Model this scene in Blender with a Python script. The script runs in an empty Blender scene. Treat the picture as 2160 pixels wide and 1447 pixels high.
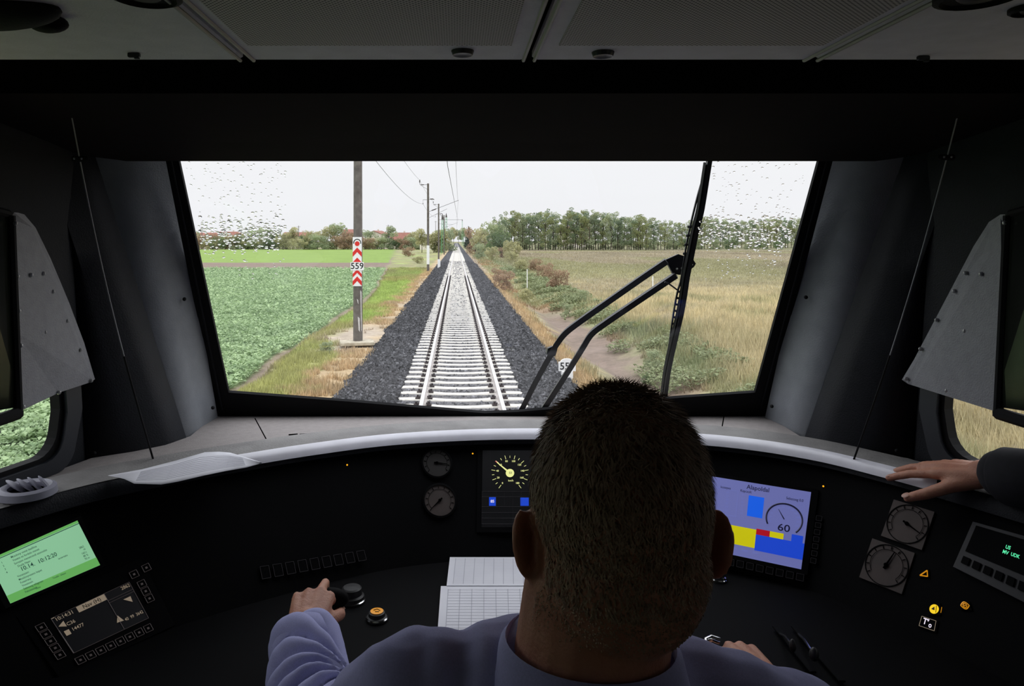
import bpy, math, random
import numpy as np
from mathutils import Vector, Matrix, Quaternion
from mathutils.bvhtree import BVHTree
from mathutils.geometry import tessellate_polygon
S = bpy.context.scene
C = S.collection
random.seed(7); rng = np.random.default_rng(7)
CZ = 3.0                       # eye height above the rail head
F = 1554.0; VX = 963.0; VY = 508.0
# ---------------------------------------------------------------- camera
cam = bpy.data.objects.new('camera', bpy.data.cameras.new('camera')); C.objects.link(cam)
cam.location = (0, 0, CZ); cam.rotation_euler = (math.pi/2, 0, 0)
cam.data.sensor_width = 36; cam.data.lens = F/2160*36
cam.data.shift_x = (1080-VX)/2160; cam.data.shift_y = (VY-723.5)/2160
cam.data.clip_start = 0.02; cam.data.clip_end = 6000
S.camera = cam
S.view_settings.view_transform = 'Standard'; S.view_settings.look = 'None'
S.view_settings.gamma = 1; S.view_settings.use_curve_mapping = False
S.view_settings.exposure = 0.0
cy = S.cycles
cy.use_denoising = True
cy.max_bounces = 7; cy.diffuse_bounces = 5; cy.glossy_bounces = 3; cy.transmission_bounces = 5; cy.transparent_max_bounces = 12
cy.caustics_reflective = False; cy.caustics_refractive = False
cy.use_adaptive_sampling = True; cy.adaptive_threshold = 0.012
cy.sample_clamp_indirect = 6
# ---------------------------------------------------------------- overcast sky
W = bpy.data.worlds.new('overcast_sky'); S.world = W; W.use_nodes = True
nt = W.node_tree; nt.nodes.clear()
def nd(t, **k):
    n = nt.nodes.new(t)
    for a, b in k.items(): setattr(n, a, b)
    return n
out = nd('ShaderNodeOutputWorld'); bg = nd('ShaderNodeBackground'); tc = nd('ShaderNodeTexCoord'); sp = nd('ShaderNodeSeparateXYZ')
cr = nd('ShaderNodeValToRGB'); nz = nd('ShaderNodeTexNoise'); mp = nd('ShaderNodeMapping'); mx = nd('ShaderNodeMix', data_type='RGBA', blend_type='MULTIPLY')
mp.inputs['Scale'].default_value = (1.2, 1.2, 7); nz.inputs['Scale'].default_value = 2.0; nz.inputs['Detail'].default_value = 3
nr = nd('ShaderNodeMapRange'); nr.inputs[3].default_value = 0.97; nr.inputs[4].default_value = 1.03
e = cr.color_ramp.elements
e[0].position = 0.0; e[0].color = (0.955, 0.955, 0.985, 1)
e[1].position = 1.0; e[1].color = (2.6, 2.65, 2.8, 1)
e2 = cr.color_ramp.elements.new(0.12); e2.color = (0.985, 0.985, 1.01, 1)
e3 = cr.color_ramp.elements.new(0.35); e3.color = (1.5, 1.52, 1.6, 1)
L = nt.links.new
L(tc.outputs['Generated'], sp.inputs[0]); L(sp.outputs[2], cr.inputs[0]); L(tc.outputs['Generated'], mp.inputs[0]); L(mp.outputs[0], nz.inputs[0])
L(nz.outputs[0], nr.inputs[0]); mx.inputs[0].default_value = 1.0
L(cr.outputs[0], mx.inputs[6]); L(nr.outputs[0], mx.inputs[7]); L(mx.outputs[2], bg.inputs[0]); L(bg.outputs[0], out.inputs[0])
bg.inputs[1].default_value = 1.0
def portal(name, loc, rot, sx, sy):
    l = bpy.data.lights.new(name, 'AREA'); l.shape = 'RECTANGLE'; l.size = sx; l.size_y = sy; l.cycles.is_portal = True
    o = bpy.data.objects.new(name, l); C.objects.link(o); o.location = loc; o.rotation_euler = rot

# ---------------------------------------------------------------- materials
def srgb(r, g, b):
    f = lambda c: (c/255/12.92) if c/255 <= .04045 else ((c/255+.055)/1.055)**2.4
    return (f(r), f(g), f(b))
M = {}
def mat(name, c1, c2=None, scale=20, rough=.7, metal=0, bump=0, bscale=None, emit=0, spec=.5, detail=4, sheen=0, sss=0):
    m = bpy.data.materials.new(name); m.use_nodes = True; t = m.node_tree; b = t.nodes['Principled BSDF']
    b.inputs['Roughness'].default_value = rough; b.inputs['Metallic'].default_value = metal
    b.inputs['Specular IOR Level'].default_value = spec
    if sss:
        b.inputs['Subsurface Weight'].default_value = sss; b.inputs['Subsurface Radius'].default_value = (.012, .004, .002); b.inputs['Subsurface Scale'].default_value = 1
    c = t.nodes.new('ShaderNodeTexCoord')
    n = t.nodes.new('ShaderNodeTexNoise'); n.inputs['Scale'].default_value = scale; n.inputs['Detail'].default_value = detail
    t.links.new(c.outputs['Object'], n.inputs[0])
    r = t.nodes.new('ShaderNodeValToRGB'); r.color_ramp.elements[0].position = .3; r.color_ramp.elements[1].position = .7
    c2 = c2 or tuple(x*.88 for x in c1)
    r.color_ramp.elements[0].color = (*c2, 1); r.color_ramp.elements[1].color = (*c1, 1)
    t.links.new(n.outputs[0], r.inputs[0]); t.links.new(r.outputs[0], b.inputs['Base Color'])
    if emit:
        t.links.new(r.outputs[0], b.inputs['Emission Color']); b.inputs['Emission Strength'].default_value = emit
    if bump:
        n2 = t.nodes.new('ShaderNodeTexNoise'); n2.inputs['Scale'].default_value = bscale or scale*3; n2.inputs['Detail'].default_value = 3
        t.links.new(c.outputs['Object'], n2.inputs[0])
        bp = t.nodes.new('ShaderNodeBump'); bp.inputs['Strength'].default_value = bump; bp.inputs['Distance'].default_value = .01
        t.links.new(n2.outputs[0], bp.inputs['Height']); t.links.new(bp.outputs[0], b.inputs['Normal'])
    M[name] = m; return m
def vmat(name, scale=3, lo=.75, hi=1.2, rough=.9, bump=0, trans=0, s2=40):
    """vertex-colour material: the thing's own colours, broken up with noise"""
    m = bpy.data.materials.new(name); m.use_nodes = True; t = m.node_tree; b = t.nodes['Principled BSDF']; b.inputs['Roughness'].default_value = rough
    b.inputs['Specular IOR Level'].default_value = .2
    a = t.nodes.new('ShaderNodeAttribute'); a.attribute_name = 'Col'
    c = t.nodes.new('ShaderNodeTexCoord'); n = t.nodes.new('ShaderNodeTexNoise'); n.inputs['Scale'].default_value = scale; n.inputs['Detail'].default_value = 8; n.inputs['Roughness'].default_value = .75
    t.links.new(c.outputs['Object'], n.inputs[0])
    r = t.nodes.new('ShaderNodeMapRange'); r.inputs[1].default_value = .3; r.inputs[2].default_value = .7; r.inputs[3].default_value = lo; r.inputs[4].default_value = hi
    t.links.new(n.outputs[0], r.inputs[0])
    x = t.nodes.new('ShaderNodeMix'); x.data_type = 'RGBA'; x.blend_type = 'MULTIPLY'; x.inputs[0].default_value = 1
    t.links.new(a.outputs[0], x.inputs[6]); t.links.new(r.outputs[0], x.inputs[7]); t.links.new(x.outputs[2], b.inputs['Base Color'])
    if bump:
        n2 = t.nodes.new('ShaderNodeTexNoise'); n2.inputs['Scale'].default_value = s2; n2.inputs['Detail'].default_value = 4
        t.links.new(c.outputs['Object'], n2.inputs[0])
        bp = t.nodes.new('ShaderNodeBump'); bp.inputs['Strength'].default_value = bump; bp.inputs['Distance'].default_value = .05
        t.links.new(n2.outputs[0], bp.inputs['Height']); t.links.new(bp.outputs[0], b.inputs['Normal'])
    if trans:
        tr = t.nodes.new('ShaderNodeBsdfTranslucent'); t.links.new(x.outputs[2], tr.inputs[0])
        ms = t.nodes.new('ShaderNodeMixShader'); ms.inputs[0].default_value = trans
        t.links.new(b.outputs[0], ms.inputs[1]); t.links.new(tr.outputs[0], ms.inputs[2]); t.links.new(ms.outputs[0], t.nodes['Material Output'].inputs[0])
    M[name] = m; return m
def glow(name, col, s=1.0):
    m = bpy.data.materials.new(name); m.use_nodes = True; b = m.node_tree.nodes['Principled BSDF']
    b.inputs['Base Color'].default_value = (*[c*.3 for c in col], 1); b.inputs['Emission Color'].default_value = (*col, 1); b.inputs['Emission Strength'].default_value = s
    b.inputs['Roughness'].default_value = .4
    M[name] = m; return m
# ---------------------------------------------------------------- mesh helpers
class MB:
    def __init__(s): s.v = []; s.f = []
    def add(s, vs, fs):
        o = len(s.v); s.v += [tuple(p) for p in vs]; s.f += [tuple(i+o for i in f) for f in fs]; return s
    def box(s, c, d, R=None, bev=0):
        c = Vector(c); x, y, z = d[0]/2, d[1]/2, d[2]/2
        if bev:
            b = min(bev, x*.9, y*.9, z*.9); vs = []; 
            prof = [(x-b, y), (x, y-b), (x, -y+b), (x-b, -y), (-x+b, -y), (-x, -y+b), (-x, y-b), (-x+b, y)]
            for zz, k in ((-z, b), (-z+b, 0), (z-b, 0), (z, b)):
                for px, py in prof: vs.append(Vector((px*(x-k)/x, py*(y-k)/y, zz)))
            fs = [tuple(range(7, -1, -1)), tuple(range(24, 32))]
            for r in range(3):
                for i in range(8): fs.append((r*8+i, r*8+(i+1) % 8, (r+1)*8+(i+1) % 8, (r+1)*8+i))
            fs = [tuple(reversed(f)) for f in fs]
        else:
            vs = [Vector((i*x, j*y, k*z)) for i in (-1, 1) for j in (-1, 1) for k in (-1, 1)]
            fs = [(0, 1, 3, 2), (4, 6, 7, 5), (0, 4, 5, 1), (2, 3, 7, 6), (0, 2, 6, 4), (1, 5, 7, 3)]
        if R is not None: vs = [R @ p for p in vs]
        return s.add([p+c for p in vs], fs)
    def tube(s, pts, r, n=8, cap=True, flat=1.0, up=None):
        pts = [Vector(p) for p in pts]; rs = r if isinstance(r, (list, tuple)) else [r]*len(pts)
        vs = []; prev = None
        for i, p in enumerate(pts):
            d = (pts[min(i+1, len(pts)-1)]-pts[max(i-1, 0)]).normalized()
            if prev is None:
                a = Vector(up) if up else (Vector((0, 0, 1)) if abs(d.z) < .9 else Vector((1, 0, 0)))
                u = (a-d*a.dot(d)).normalized()
            else: u = (prev-d*prev.dot(d)).normalized()
            prev = u; w = d.cross(u)
            for k in range(n):
                t = 2*math.pi*(k+.5)/n; vs.append(p+u*math.cos(t)*rs[i]*flat+w*math.sin(t)*rs[i])
        fs = []
        for i in range(len(pts)-1):
            for k in range(n): fs.append((i*n+k, i*n+(k+1) % n, (i+1)*n+(k+1) % n, (i+1)*n+k))
        if cap: fs += [tuple(range(n-1, -1, -1)), tuple((len(pts)-1)*n+k for k in range(n))]
        return s.add(vs, fs)
    def prism(s, poly, off):
        """closed slab from a planar outline; off = thickness vector"""
        n = len(poly); poly = [Vector(p) for p in poly]; off = Vector(off)
        fs = [tuple(range(n)), tuple(range(2*n-1, n-1, -1))]+[(i, n+i, n+(i+1) % n, (i+1) % n) for i in range(n)]
        return s.add(poly+[p+off for p in poly], fs)
    def ring(s, outer, inner, off):
        """slab between two outlines (a hole), both planar"""
        off = Vector(off); o = [Vector(p) for p in outer]; q = [Vector(p) for p in inner]; n = len(o); m = len(q)
        tri = tessellate_polygon([o, q]); vs = o+q+[p+off for p in o+q]; N = n+m; fs = []
        for t in tri: fs += [tuple(t), tuple(N+i for i in reversed(t))]
        for i in range(n): fs.append((i, N+i, N+(i+1) % n, (i+1) % n))
        for i in range(m): fs.append((n+i, n+(i+1) % m, N+n+(i+1) % m, N+n+i))
        return s.add(vs, fs)
    def ell(s, c, r, R=None, nu=16, nv=10, top=False):
        c = Vector(c); vs = []; fs = []
        v1 = nv//2 if top else nv
        for j in range(v1+1):
            ph = math.pi*j/nv
            for i in range(nu):
                th = 2*math.pi*i/nu
                p = Vector((r[0]*math.sin(ph)*math.cos(th), r[1]*math.sin(ph)*math.sin(th), r[2]*math.cos(ph)))
                vs.append(c+(R @ p if R is not None else p))
        for j in range(v1):
            for i in range(nu): fs.append((j*nu+i, (j+1)*nu+i, (j+1)*nu+(i+1) % nu, j*nu+(i+1) % nu))
        return s.add(vs, fs)
    def lathe(s, prof, c, axis=(0, 0, 1), n=24, sx=1, xdir=None):
        c = Vector(c); a = Vector(axis).normalized(); u = Vector(xdir) if xdir else (Vector((1, 0, 0)) if abs(a.x) < .9 else Vector((0, 1, 0)))
        u = (u-a*u.dot(a)).normalized(); w = a.cross(u); vs = []; fs = []
        for r, h in prof:
            for k in range(n):
                t = 2*math.pi*k/n; vs.append(c+a*h+u*math.cos(t)*r*sx+w*math.sin(t)*r)
        for j in range(len(prof)-1):
            for k in range(n): fs.append((j*n+k, j*n+(k+1) % n, (j+1)*n+(k+1) % n, (j+1)*n+k))
        return s.add(vs, fs)
    def grid(s, rows):
        """open surface from rows of points"""
        n = len(rows[0]); vs = [p for r in rows for p in r]
        return s.add(vs, [(j*n+i, j*n+i+1, (j+1)*n+i+1, (j+1)*n+i) for j in range(len(rows)-1) for i in range(n-1)])
    def mesh(s, name, off=(0, 0, 0), smooth=False):
        me = bpy.data.meshes.new(name); o = Vector(off)
        me.from_pydata([(p[0]-o.x, p[1]-o.y, p[2]-o.z) for p in s.v], [], s.f); me.validate()
        if smooth: me.shade_smooth()
        return me
    def build(s, name, m, parent=None, smooth=False, label=None, solid=0):
        off = wloc(parent) if parent else (0, 0, 0)
        if not parent and s.v:
            a = np.array(s.v); off = ((a[:, 0].min()+a[:, 0].max())/2, (a[:, 1].min()+a[:, 1].max())/2, a[:, 2].min())
        me = s.mesh(name, off, smooth); ob = bpy.data.objects.new(name, me); C.objects.link(ob)
        me.materials.append(M[m] if isinstance(m, str) else m)
        if parent: ob.parent = parent
        else: ob.location = off
        if smooth:
            try: me.set_sharp_from_angle(angle=math.radians(40))
            except Exception: pass
        if solid:
            k = ob.modifiers.new('solid', 'SOLIDIFY'); k.thickness = solid; k.offset = 0
        if label: ob['label'] = label
        return ob
def wloc(o):
    v = Vector((0, 0, 0))
    while o: v += o.location; o = o.parent
    return v
def tag(o, label=None, cat=None, group=None, kind=None):
    if label: o['label'] = label
    if cat: o['category'] = cat
    if group: o['group'] = group
    if kind: o['kind'] = kind
    return o
def thing(name, label, cat, loc=(0, 0, 0), group=None):
    o = bpy.data.objects.new(name, None); C.objects.link(o); o.location = loc; o.empty_display_size = .05
    return tag(o, label, cat, group)
def dup(root, loc, rotz=0, scale=1, label=None):
    r = root.copy(); C.objects.link(r); r.location = loc; r.rotation_euler = (0, 0, rotz); r.scale = scale if isinstance(scale, tuple) else (scale,)*3
    if label: r['label'] = label
    for ch in root.children:
        c = ch.copy(); C.objects.link(c); c.parent = r
        for g in ch.children:
            d = g.copy(); C.objects.link(d); d.parent = c
    return r
def npmesh(name, v, f, m, col=None, parent=None, smooth=False, nolink=False):
    me = bpy.data.meshes.new(name); v = np.asarray(v, np.float32); f = np.asarray(f, np.int32); k = f.shape[1]
    me.vertices.add(len(v)); me.vertices.foreach_set('co', v.ravel())
    me.loops.add(f.size); me.loops.foreach_set('vertex_index', f.ravel())
    me.polygons.add(len(f)); me.polygons.foreach_set('loop_start', np.arange(0, f.size, k, dtype=np.int32))
    if col is not None:
        a = me.color_attributes.new('Col', 'FLOAT_COLOR', 'POINT'); c4 = np.ones((len(v), 4), np.float32); c4[:, :3] = col; a.data.foreach_set('color', c4.ravel())
    me.update(calc_edges=True)
    if smooth: me.shade_smooth()
    me.materials.append(M[m])
    if nolink: return me
    o = bpy.data.objects.new(name, me); C.objects.link(o)
    if parent: o.parent = parent
    return o
def W3(px, py, Y): return Vector(((px-VX)*Y/F, Y, CZ-(py-VY)*Y/F))
def onz(px, py, z):                                    # point of the photo's ray on the level plane z (metres above rail)
    Y = (CZ-z)*F/(py-VY); return Vector(((px-VX)*Y/F, Y, z))
def vn(x, y, s, seed=0):                               # value noise 0..1
    x = np.asarray(x, float)/s; y = np.asarray(y, float)/s; xi = np.floor(x); yi = np.floor(y); fx = x-xi; fy = y-yi
    h = lambda a, b: np.modf(np.abs(np.sin(a*127.1+b*311.7+seed*74.7)*43758.5453))[0]
    fx = fx*fx*(3-2*fx); fy = fy*fy*(3-2*fy)
    return (h(xi, yi)*(1-fx)+h(xi+1, yi)*fx)*(1-fy)+(h(xi, yi+1)*(1-fx)+h(xi+1, yi+1)*fx)*fy
def sm(a, b, x): t = np.clip((x-a)/(b-a), 0, 1); return t*t*(3-2*t)
# ================================================================ OUTSIDE
XC = 0.1                                               # track and cab centre line
vmat('ground_mat', scale=2.5, lo=.72, hi=1.2, bump=.7, s2=25)
vmat('leaf_mat', scale=6, lo=.85, hi=1.15, trans=.35, rough=.6)
vmat('blade_mat', scale=2, lo=.85, hi=1.15, trans=.3, rough=.7)
vmat('stone_mat', scale=9, lo=.7, hi=1.3, rough=.75)
mat('ballast_bed', srgb(62, 62, 68), srgb(32, 32, 38), scale=28, rough=.95, bump=1, bscale=22)
mat('concrete', srgb(224, 220, 210), srgb(200, 195, 186), scale=9, rough=.9, bump=.3)
mat('concrete_pole', srgb(122, 116, 110), srgb(94, 88, 84), scale=5, rough=.9, bump=.4, bscale=40)
mat('concrete_slab', srgb(200, 192, 172), srgb(160, 150, 130), scale=6, rough=.9, bump=.3)
mat('rail_side', srgb(206, 200, 196), srgb(168, 160, 154), scale=14, rough=.8)
mat('rail_top', srgb(240, 240, 242), srgb(222, 222, 226), scale=8, rough=.38, metal=.55)
mat('fastener', srgb(58, 46, 46), srgb(34, 28, 30), scale=30, rough=.8)
mat('sign_white', srgb(248, 248, 248), srgb(240, 240, 240), rough=.5)
mat('sign_red', srgb(226, 46, 40), srgb(214, 40, 36), rough=.5)
mat('sign_black', (.01, .01, .012), rough=.5)
mat('wire', srgb(95, 95, 100), rough=.6)
mat('insulator', srgb(70, 62, 60), rough=.4)
mat('steel', srgb(120, 120, 122), rough=.6, metal=.3)
mat('green_steel', srgb(110, 185, 140), srgb(90, 165, 120), rough=.6)
mat('bark', srgb(72, 62, 54), srgb(50, 44, 40), scale=5, rough=.95)
mat('roof_tile', srgb(158, 108, 94), srgb(132, 90, 78), scale=1.5, rough=.9)
mat('house_wall', srgb(228, 220, 208), srgb(212, 202, 190), scale=.6, rough=.9)
mat('house_glass', srgb(60, 66, 72), rough=.2)
def c3(*a): return np.array(srgb(*a))
CROP = c3(128, 153, 112); CROPL = c3(200, 222, 172); FIELD2 = c3(130, 154, 78); PLOUGH = c3(134, 118, 106); GRASS = c3(162, 162, 106); BRIGHTG = c3(158, 174, 104)
ORANGE = c3(182, 160, 126); SOIL = c3(142, 126, 114); PALE = c3(182, 168, 150); GOLD = c3(196, 183, 146); MAUVE = c3(160, 150, 126); WEED = c3(130, 142, 104); OLIVE = c3(152, 150, 112)
def hz(X, Y):
    X = np.asarray(X, float); Y = np.asarray(Y, float)
    xs = [-3000, -9, -6, -5.6, -5.2, -3.6, -2.6, 2.6, 3.3, 4.2, 5.0, 6.0, 7.2, 9.0, 3000]
    zs = [-.78, -.78, -.76, -.83, -.66, -.6, -.62, -.62, -.66, -.95, -1.3, -1.15, -.8, -.72, -.72]
    z = np.interp(X+(vn(X*0, Y, 7, 3)-.5)*.7*(np.abs(X) > 3.2), xs, zs)
    d = sm(60, 110, Y); z = z*(1-d)+(-.68)*d
    return z+(vn(X, Y, 1.3, 1)-.5)*.08+(vn(X, Y, .35, 2)-.5)*.04
def edgeL(Y): return -5.75-np.maximum(0, Y-48)*.075+(vn(Y*0, Y, 4, 9)-.5)*.5
def zone(X, Y, base=False):
    X = np.asarray(X, float); Y = np.asarray(Y, float); sh = X.shape; X = X.ravel(); Y = Y.ravel()
    w = (vn(X, Y, 1.1, 11)-.5)*1.0+(vn(X, Y, .3, 12)-.5)*.5; w2 = vn(X, Y, 5, 13); w3 = vn(X, Y, .6, 14)[:, None]
    Xw = X+w
    mixc = lambda a, b, t: a*(1-t[:, None])+b*t[:, None]
    c = np.tile(GRASS, (len(X), 1))
    # left verge
    c = mixc(c, BRIGHTG, sm(.35, .7, w2)); 
    soilp = (sm(-3.7, -3.1, Xw)*sm(.35, .6, vn(X, Y, 3, 15)))*(X < 0)
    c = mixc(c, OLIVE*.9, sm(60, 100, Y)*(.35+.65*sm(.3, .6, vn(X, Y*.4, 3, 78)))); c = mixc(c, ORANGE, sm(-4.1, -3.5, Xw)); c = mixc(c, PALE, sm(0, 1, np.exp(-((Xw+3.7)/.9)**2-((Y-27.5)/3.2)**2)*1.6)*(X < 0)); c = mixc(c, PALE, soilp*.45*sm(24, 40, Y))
    eg = edgeL(Y)
    c = mixc(c, SOIL, np.exp(-((X-eg-.12)/.22)**2))
    c = mixc(c, CROP*.72, (1-sm(-.1, .1, X-eg+.08))*(Y < 97))
    far = (X < eg)*(Y >= 97)+0.; c = mixc(c, PLOUGH, far*(Y < 124)*(X < -9.5+w*2)); c = mixc(c, FIELD2, far*(Y >= 124)*(X < -9))
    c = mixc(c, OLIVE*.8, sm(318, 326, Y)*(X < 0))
    # right side
    r = X > 0
    cr_ = np.tile(GOLD, (len(X), 1)); cr_ = mixc(cr_, OLIVE, sm(.42, .85, .5*vn(X, Y, 3, 21)+.3*vn(X, Y*.5, 1.2, 25)+.2*vn(X, Y, .4, 26)))
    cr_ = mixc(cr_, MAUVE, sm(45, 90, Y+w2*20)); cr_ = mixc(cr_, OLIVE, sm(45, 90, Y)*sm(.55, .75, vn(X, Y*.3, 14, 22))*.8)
    cr_ = mixc(cr_, WEED, np.exp(-((Xw-7.0)/1.1)**2)*.9*(.4+.6*vn(X, Y, 2.5, 23)))
    ditch = np.exp(-((Xw-5.2)/1.15)**4)*(1-sm(38, 50, Y))
    mid = (1-sm(5.5, 7, Xw)); cr_ = mixc(cr_, OLIVE*.95, mid*.8); cr_ = mixc(cr_, c3(160, 134, 100), mid*sm(.45, .7, vn(X, Y, 2, 24)))
    cr_ = mixc(cr_, SOIL, ditch); cr_ = mixc(cr_, ORANGE*1.05, (1-sm(3.4, 4.1, Xw))*(1-sm(60, 90, Y)*.5)); cr_ = mixc(cr_, PALE, (1-sm(3.3, 3.9, Xw))*sm(70, 100, Y))
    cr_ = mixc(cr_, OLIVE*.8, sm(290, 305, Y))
    cr_ = cr_*(.82+.36*vn(X, Y*.35, 9, 77))[:, None]
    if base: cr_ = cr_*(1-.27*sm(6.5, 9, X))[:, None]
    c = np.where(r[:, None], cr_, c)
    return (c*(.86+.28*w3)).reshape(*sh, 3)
def terrain():
    a = np.arange(0, 14, .16); b = 14*np.exp(np.arange(1, 75)*.075); xs = np.concatenate([-b[::-1], -a[:0:-1], a, b])
    ys = np.concatenate([[-30, -15, -5, 0, 3], 5*np.exp(np.arange(0, 440)*.0145)])
    X, Y = np.meshgrid(xs, ys); Z = hz(X, Y); n = len(xs); m = len(ys)
    idx = np.arange(n*m).reshape(m, n); f = np.stack([idx[:-1, :-1], idx[:-1, 1:], idx[1:, 1:], idx[1:, :-1]], -1).reshape(-1, 4)
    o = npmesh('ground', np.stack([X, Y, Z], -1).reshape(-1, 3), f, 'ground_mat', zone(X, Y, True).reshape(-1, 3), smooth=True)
    tag(o, kind='structure')
terrain()
# ---- ballast bed and its stones
def bz(u):                                             # bed profile
    return np.interp(np.abs(u), [0, .5, 1.0, 1.3, 1.75, 2.95, 3.4], [-.196, -.188, -.168, -.168, -.21, -.66, -.9])
b = MB(); us = [-3.2, -2.9, -1.75, -1.3, -1, -.5, 0, .5, 1, 1.3, 1.75, 2.9, 3.2]; ys = [-20]+list(5*np.exp(np.arange(0, 62)*.09))
b.grid([[(XC+u, y, float(bz(u))) for u in us] for y in ys])
q = MB(); q.grid([[(XC+u, y, float(bz(u))+.006) for u in (-1.28, -1, -.5, 0, .5, 1, 1.28)] for y in ys]); mat('ballast_dusty', srgb(116, 114, 114), srgb(66, 65, 68), scale=26, rough=.95, bump=1, bscale=22)
tag(q.build('ballast_bed', 'ballast_dusty'), kind='structure')
tag(b.build('ballast_bed', 'ballast_bed'), kind='structure')
N = 84000
Y = 11.5*(10**rng.random(N)); u = rng.uniform(-2.98, 2.98, N); u += (vn(u*0, Y, 1.2, 5)-.5)*.35*np.sign(u)
k = rng.random(N) < np.where(np.abs(u) < 1.28, .55, 1); Y = Y[k]; u = u[k]; N = len(u)
sy_ = np.mod(Y-12.3, .6); inner = np.abs(u) < 1.25
k = ~(inner & ((sy_ < .19) | (sy_ > .41))) & ~((np.abs(np.abs(u)-.75) < .1)); Y = Y[k]; u = u[k]; N = len(u)
inn = np.abs(u) < 1.28; R = rng.uniform(.026, .05, N)*(1+Y/90)*np.where(inn, .62, 1)
ico = np.array([(1, 1, 1), (1, -1, -1), (-1, 1, -1), (-1, -1, 1), (1.1, 0, -.3), (-1, .2, 0), (0, 1.2, .2), (.1, -1.1, 0)], float)
cf = [(0, 6, 2), (0, 2, 4), (4, 2, 1), (0, 4, 1), (0, 1, 7), (0, 7, 3), (0, 3, 6), (6, 3, 5), (6, 5, 2), (2, 5, 1), (5, 7, 1), (5, 3, 7)]
a1 = rng.uniform(0, 6.28, N); a2 = rng.uniform(0, 6.28, N); V = ico[None]*R[:, None, None]*rng.uniform(.6, 1.2, (N, 1, 3))
ca, sa, cb, sb = np.cos(a1)[:, None], np.sin(a1)[:, None], np.cos(a2)[:, None], np.sin(a2)[:, None]
x, y, z = V[..., 0]*ca-V[..., 1]*sa, V[..., 0]*sa+V[..., 1]*ca, V[..., 2]
y, z = y*cb-z*sb, y*sb+z*cb
P = np.stack([x+XC+u[:, None], y+Y[:, None], z+bz(u)[:, None]+.006-.012*inn[:, None]], -1).reshape(-1, 3)
ff = (np.array(cf)[None]+8*np.arange(N)[:, None, None]).reshape(-1, 3)
g = rng.uniform(.045, .2, N); g = np.where(rng.random(N) < .1, .3, g)*np.where(np.abs(u) < 1.28, .95, .5); colr = np.repeat(np.stack([g, g, g*1.06], -1), 8, 0)
tag(npmesh('ballast_gravel', P, ff, 'stone_mat', colr), 'dark grey crushed stone ballast heaped along both sides of the track', 'gravel', kind='stuff')
# ---- sleepers
def sleeper_mesh():
    m = MB(); rows = []
    for u_, zt, w in [(-1.28, -.165, .095), (-1.26, -.145, .105), (-1.0, -.14, .11), (-.6, -.147, .105), (-.3, -.168, .098), (0, -.173, .095), (.3, -.168, .098), (.6, -.147, .105), (1.0, -.14, .11), (1.26, -.145, .105), (1.28, -.165, .095)]:
        rows.append([(u_, -w-.03, -.34), (u_, -w-.008, zt-.035), (u_, -w+.02, zt), (u_, w-.02, zt), (u_, w+.008, zt-.035), (u_, w+.03, -.34)])
    m.grid([list(reversed(r)) for r in rows]); n = len(rows)
    m.add(rows[0], [(0, 1, 2, 3, 4, 5)]); m.add(rows[-1], [(5, 4, 3, 2, 1, 0)])
    return m
spro = thing('railway_sleeper', 'pale concrete railway sleeper under the rails, one of many alike', 'railway sleeper', (XC, 12.3, 0), 'concrete sleepers of the track')
sb_ = MB(); sb_.v = [(a+XC, b_+12.3, c) for a, b_, c in sleeper_mesh().v]; sb_.f = sleeper_mesh().f; sb_.build('sleeper_body', 'concrete', spro, smooth=True)
for u_ in (-.75, .75):
    for s in (-1, 1):
        c = MB(); cx = XC+u_+s*.125
        c.box((cx, 12.3, -.135), (.09, .15, .04), bev=.01); c.tube([(cx, 12.3, -.13), (cx, 12.3, -.075)], .022, 6); c.box((cx-s*.03, 12.3, -.11), (.06, .09, .02))
        c.build('rail_clip', 'fastener', spro, label='dark rail clip')
YS = [12.3+.6*i for i in range(600)]
body = [c for c in spro.children if c.name.startswith('sleeper_body')][0]
for y in YS[1:90]: dup(spro, (XC, y, 0))
for y in YS[90:300]:
    c = body.copy(); C.objects.link(c); c.parent = None; c.name = 'railway_sleeper'; c.location = (XC, y, 0)
    tag(c, 'pale concrete railway sleeper under the rails, one of many alike', 'railway sleeper', 'concrete sleepers of the track')
m = MB()
for y in YS[300:]: m.box((XC, y, -.25), (2.4, .25, .19))
tag(m.build('railway_sleeper_row', 'concrete'), 'far run of pale concrete sleepers where the track meets the village', 'railway sleepers', kind='stuff')
m = MB()
for i in range(1, 8): m.box((XC, 12.3-.6*i, -.25), (2.4, .25, .19))
m.build('x', 'concrete'); bpy.data.objects.remove(bpy.data.objects['x'])
# ---- rails
def rail(u_, lab):
    t = thing('rail', lab, 'rail', (XC+u_, 12, -.15))
    prof = [(-.07, -.158), (.07, -.158), (.07, -.146), (.012, -.128), (.01, -.05), (.035, -.035), (.036, -.012), (-.036, -.012), (-.035, -.035), (-.01, -.05), (-.012, -.128), (-.07, -.146)]
    ys = [2, 12, 30, 80, 200, 500, 900]; m = MB(); n = len(prof)
    vs = [(XC+u_+a, y, h) for y in ys for a, h in prof]
    m.add(vs, [(j*n+i, (j+1)*n+i, (j+1)*n+(i+1) % n, j*n+(i+1) % n) for j in range(len(ys)-1) for i in range(n)])
    m.build('rail_body', 'rail_side', t)
    q = MB(); pr = [(-.036, -.012), (-.03, 0), (.03, 0), (.036, -.012)]
    q.grid([[(XC+u_+a, y, h) for a, h in reversed(pr)] for y in ys]); q.build('rail_head', 'rail_top', t, label='bright worn rail top')
rail(-.752, 'left steel rail of the track, bright worn top on dark clips'); rail(.752, 'right steel rail of the track, nearest the white number post')
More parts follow.
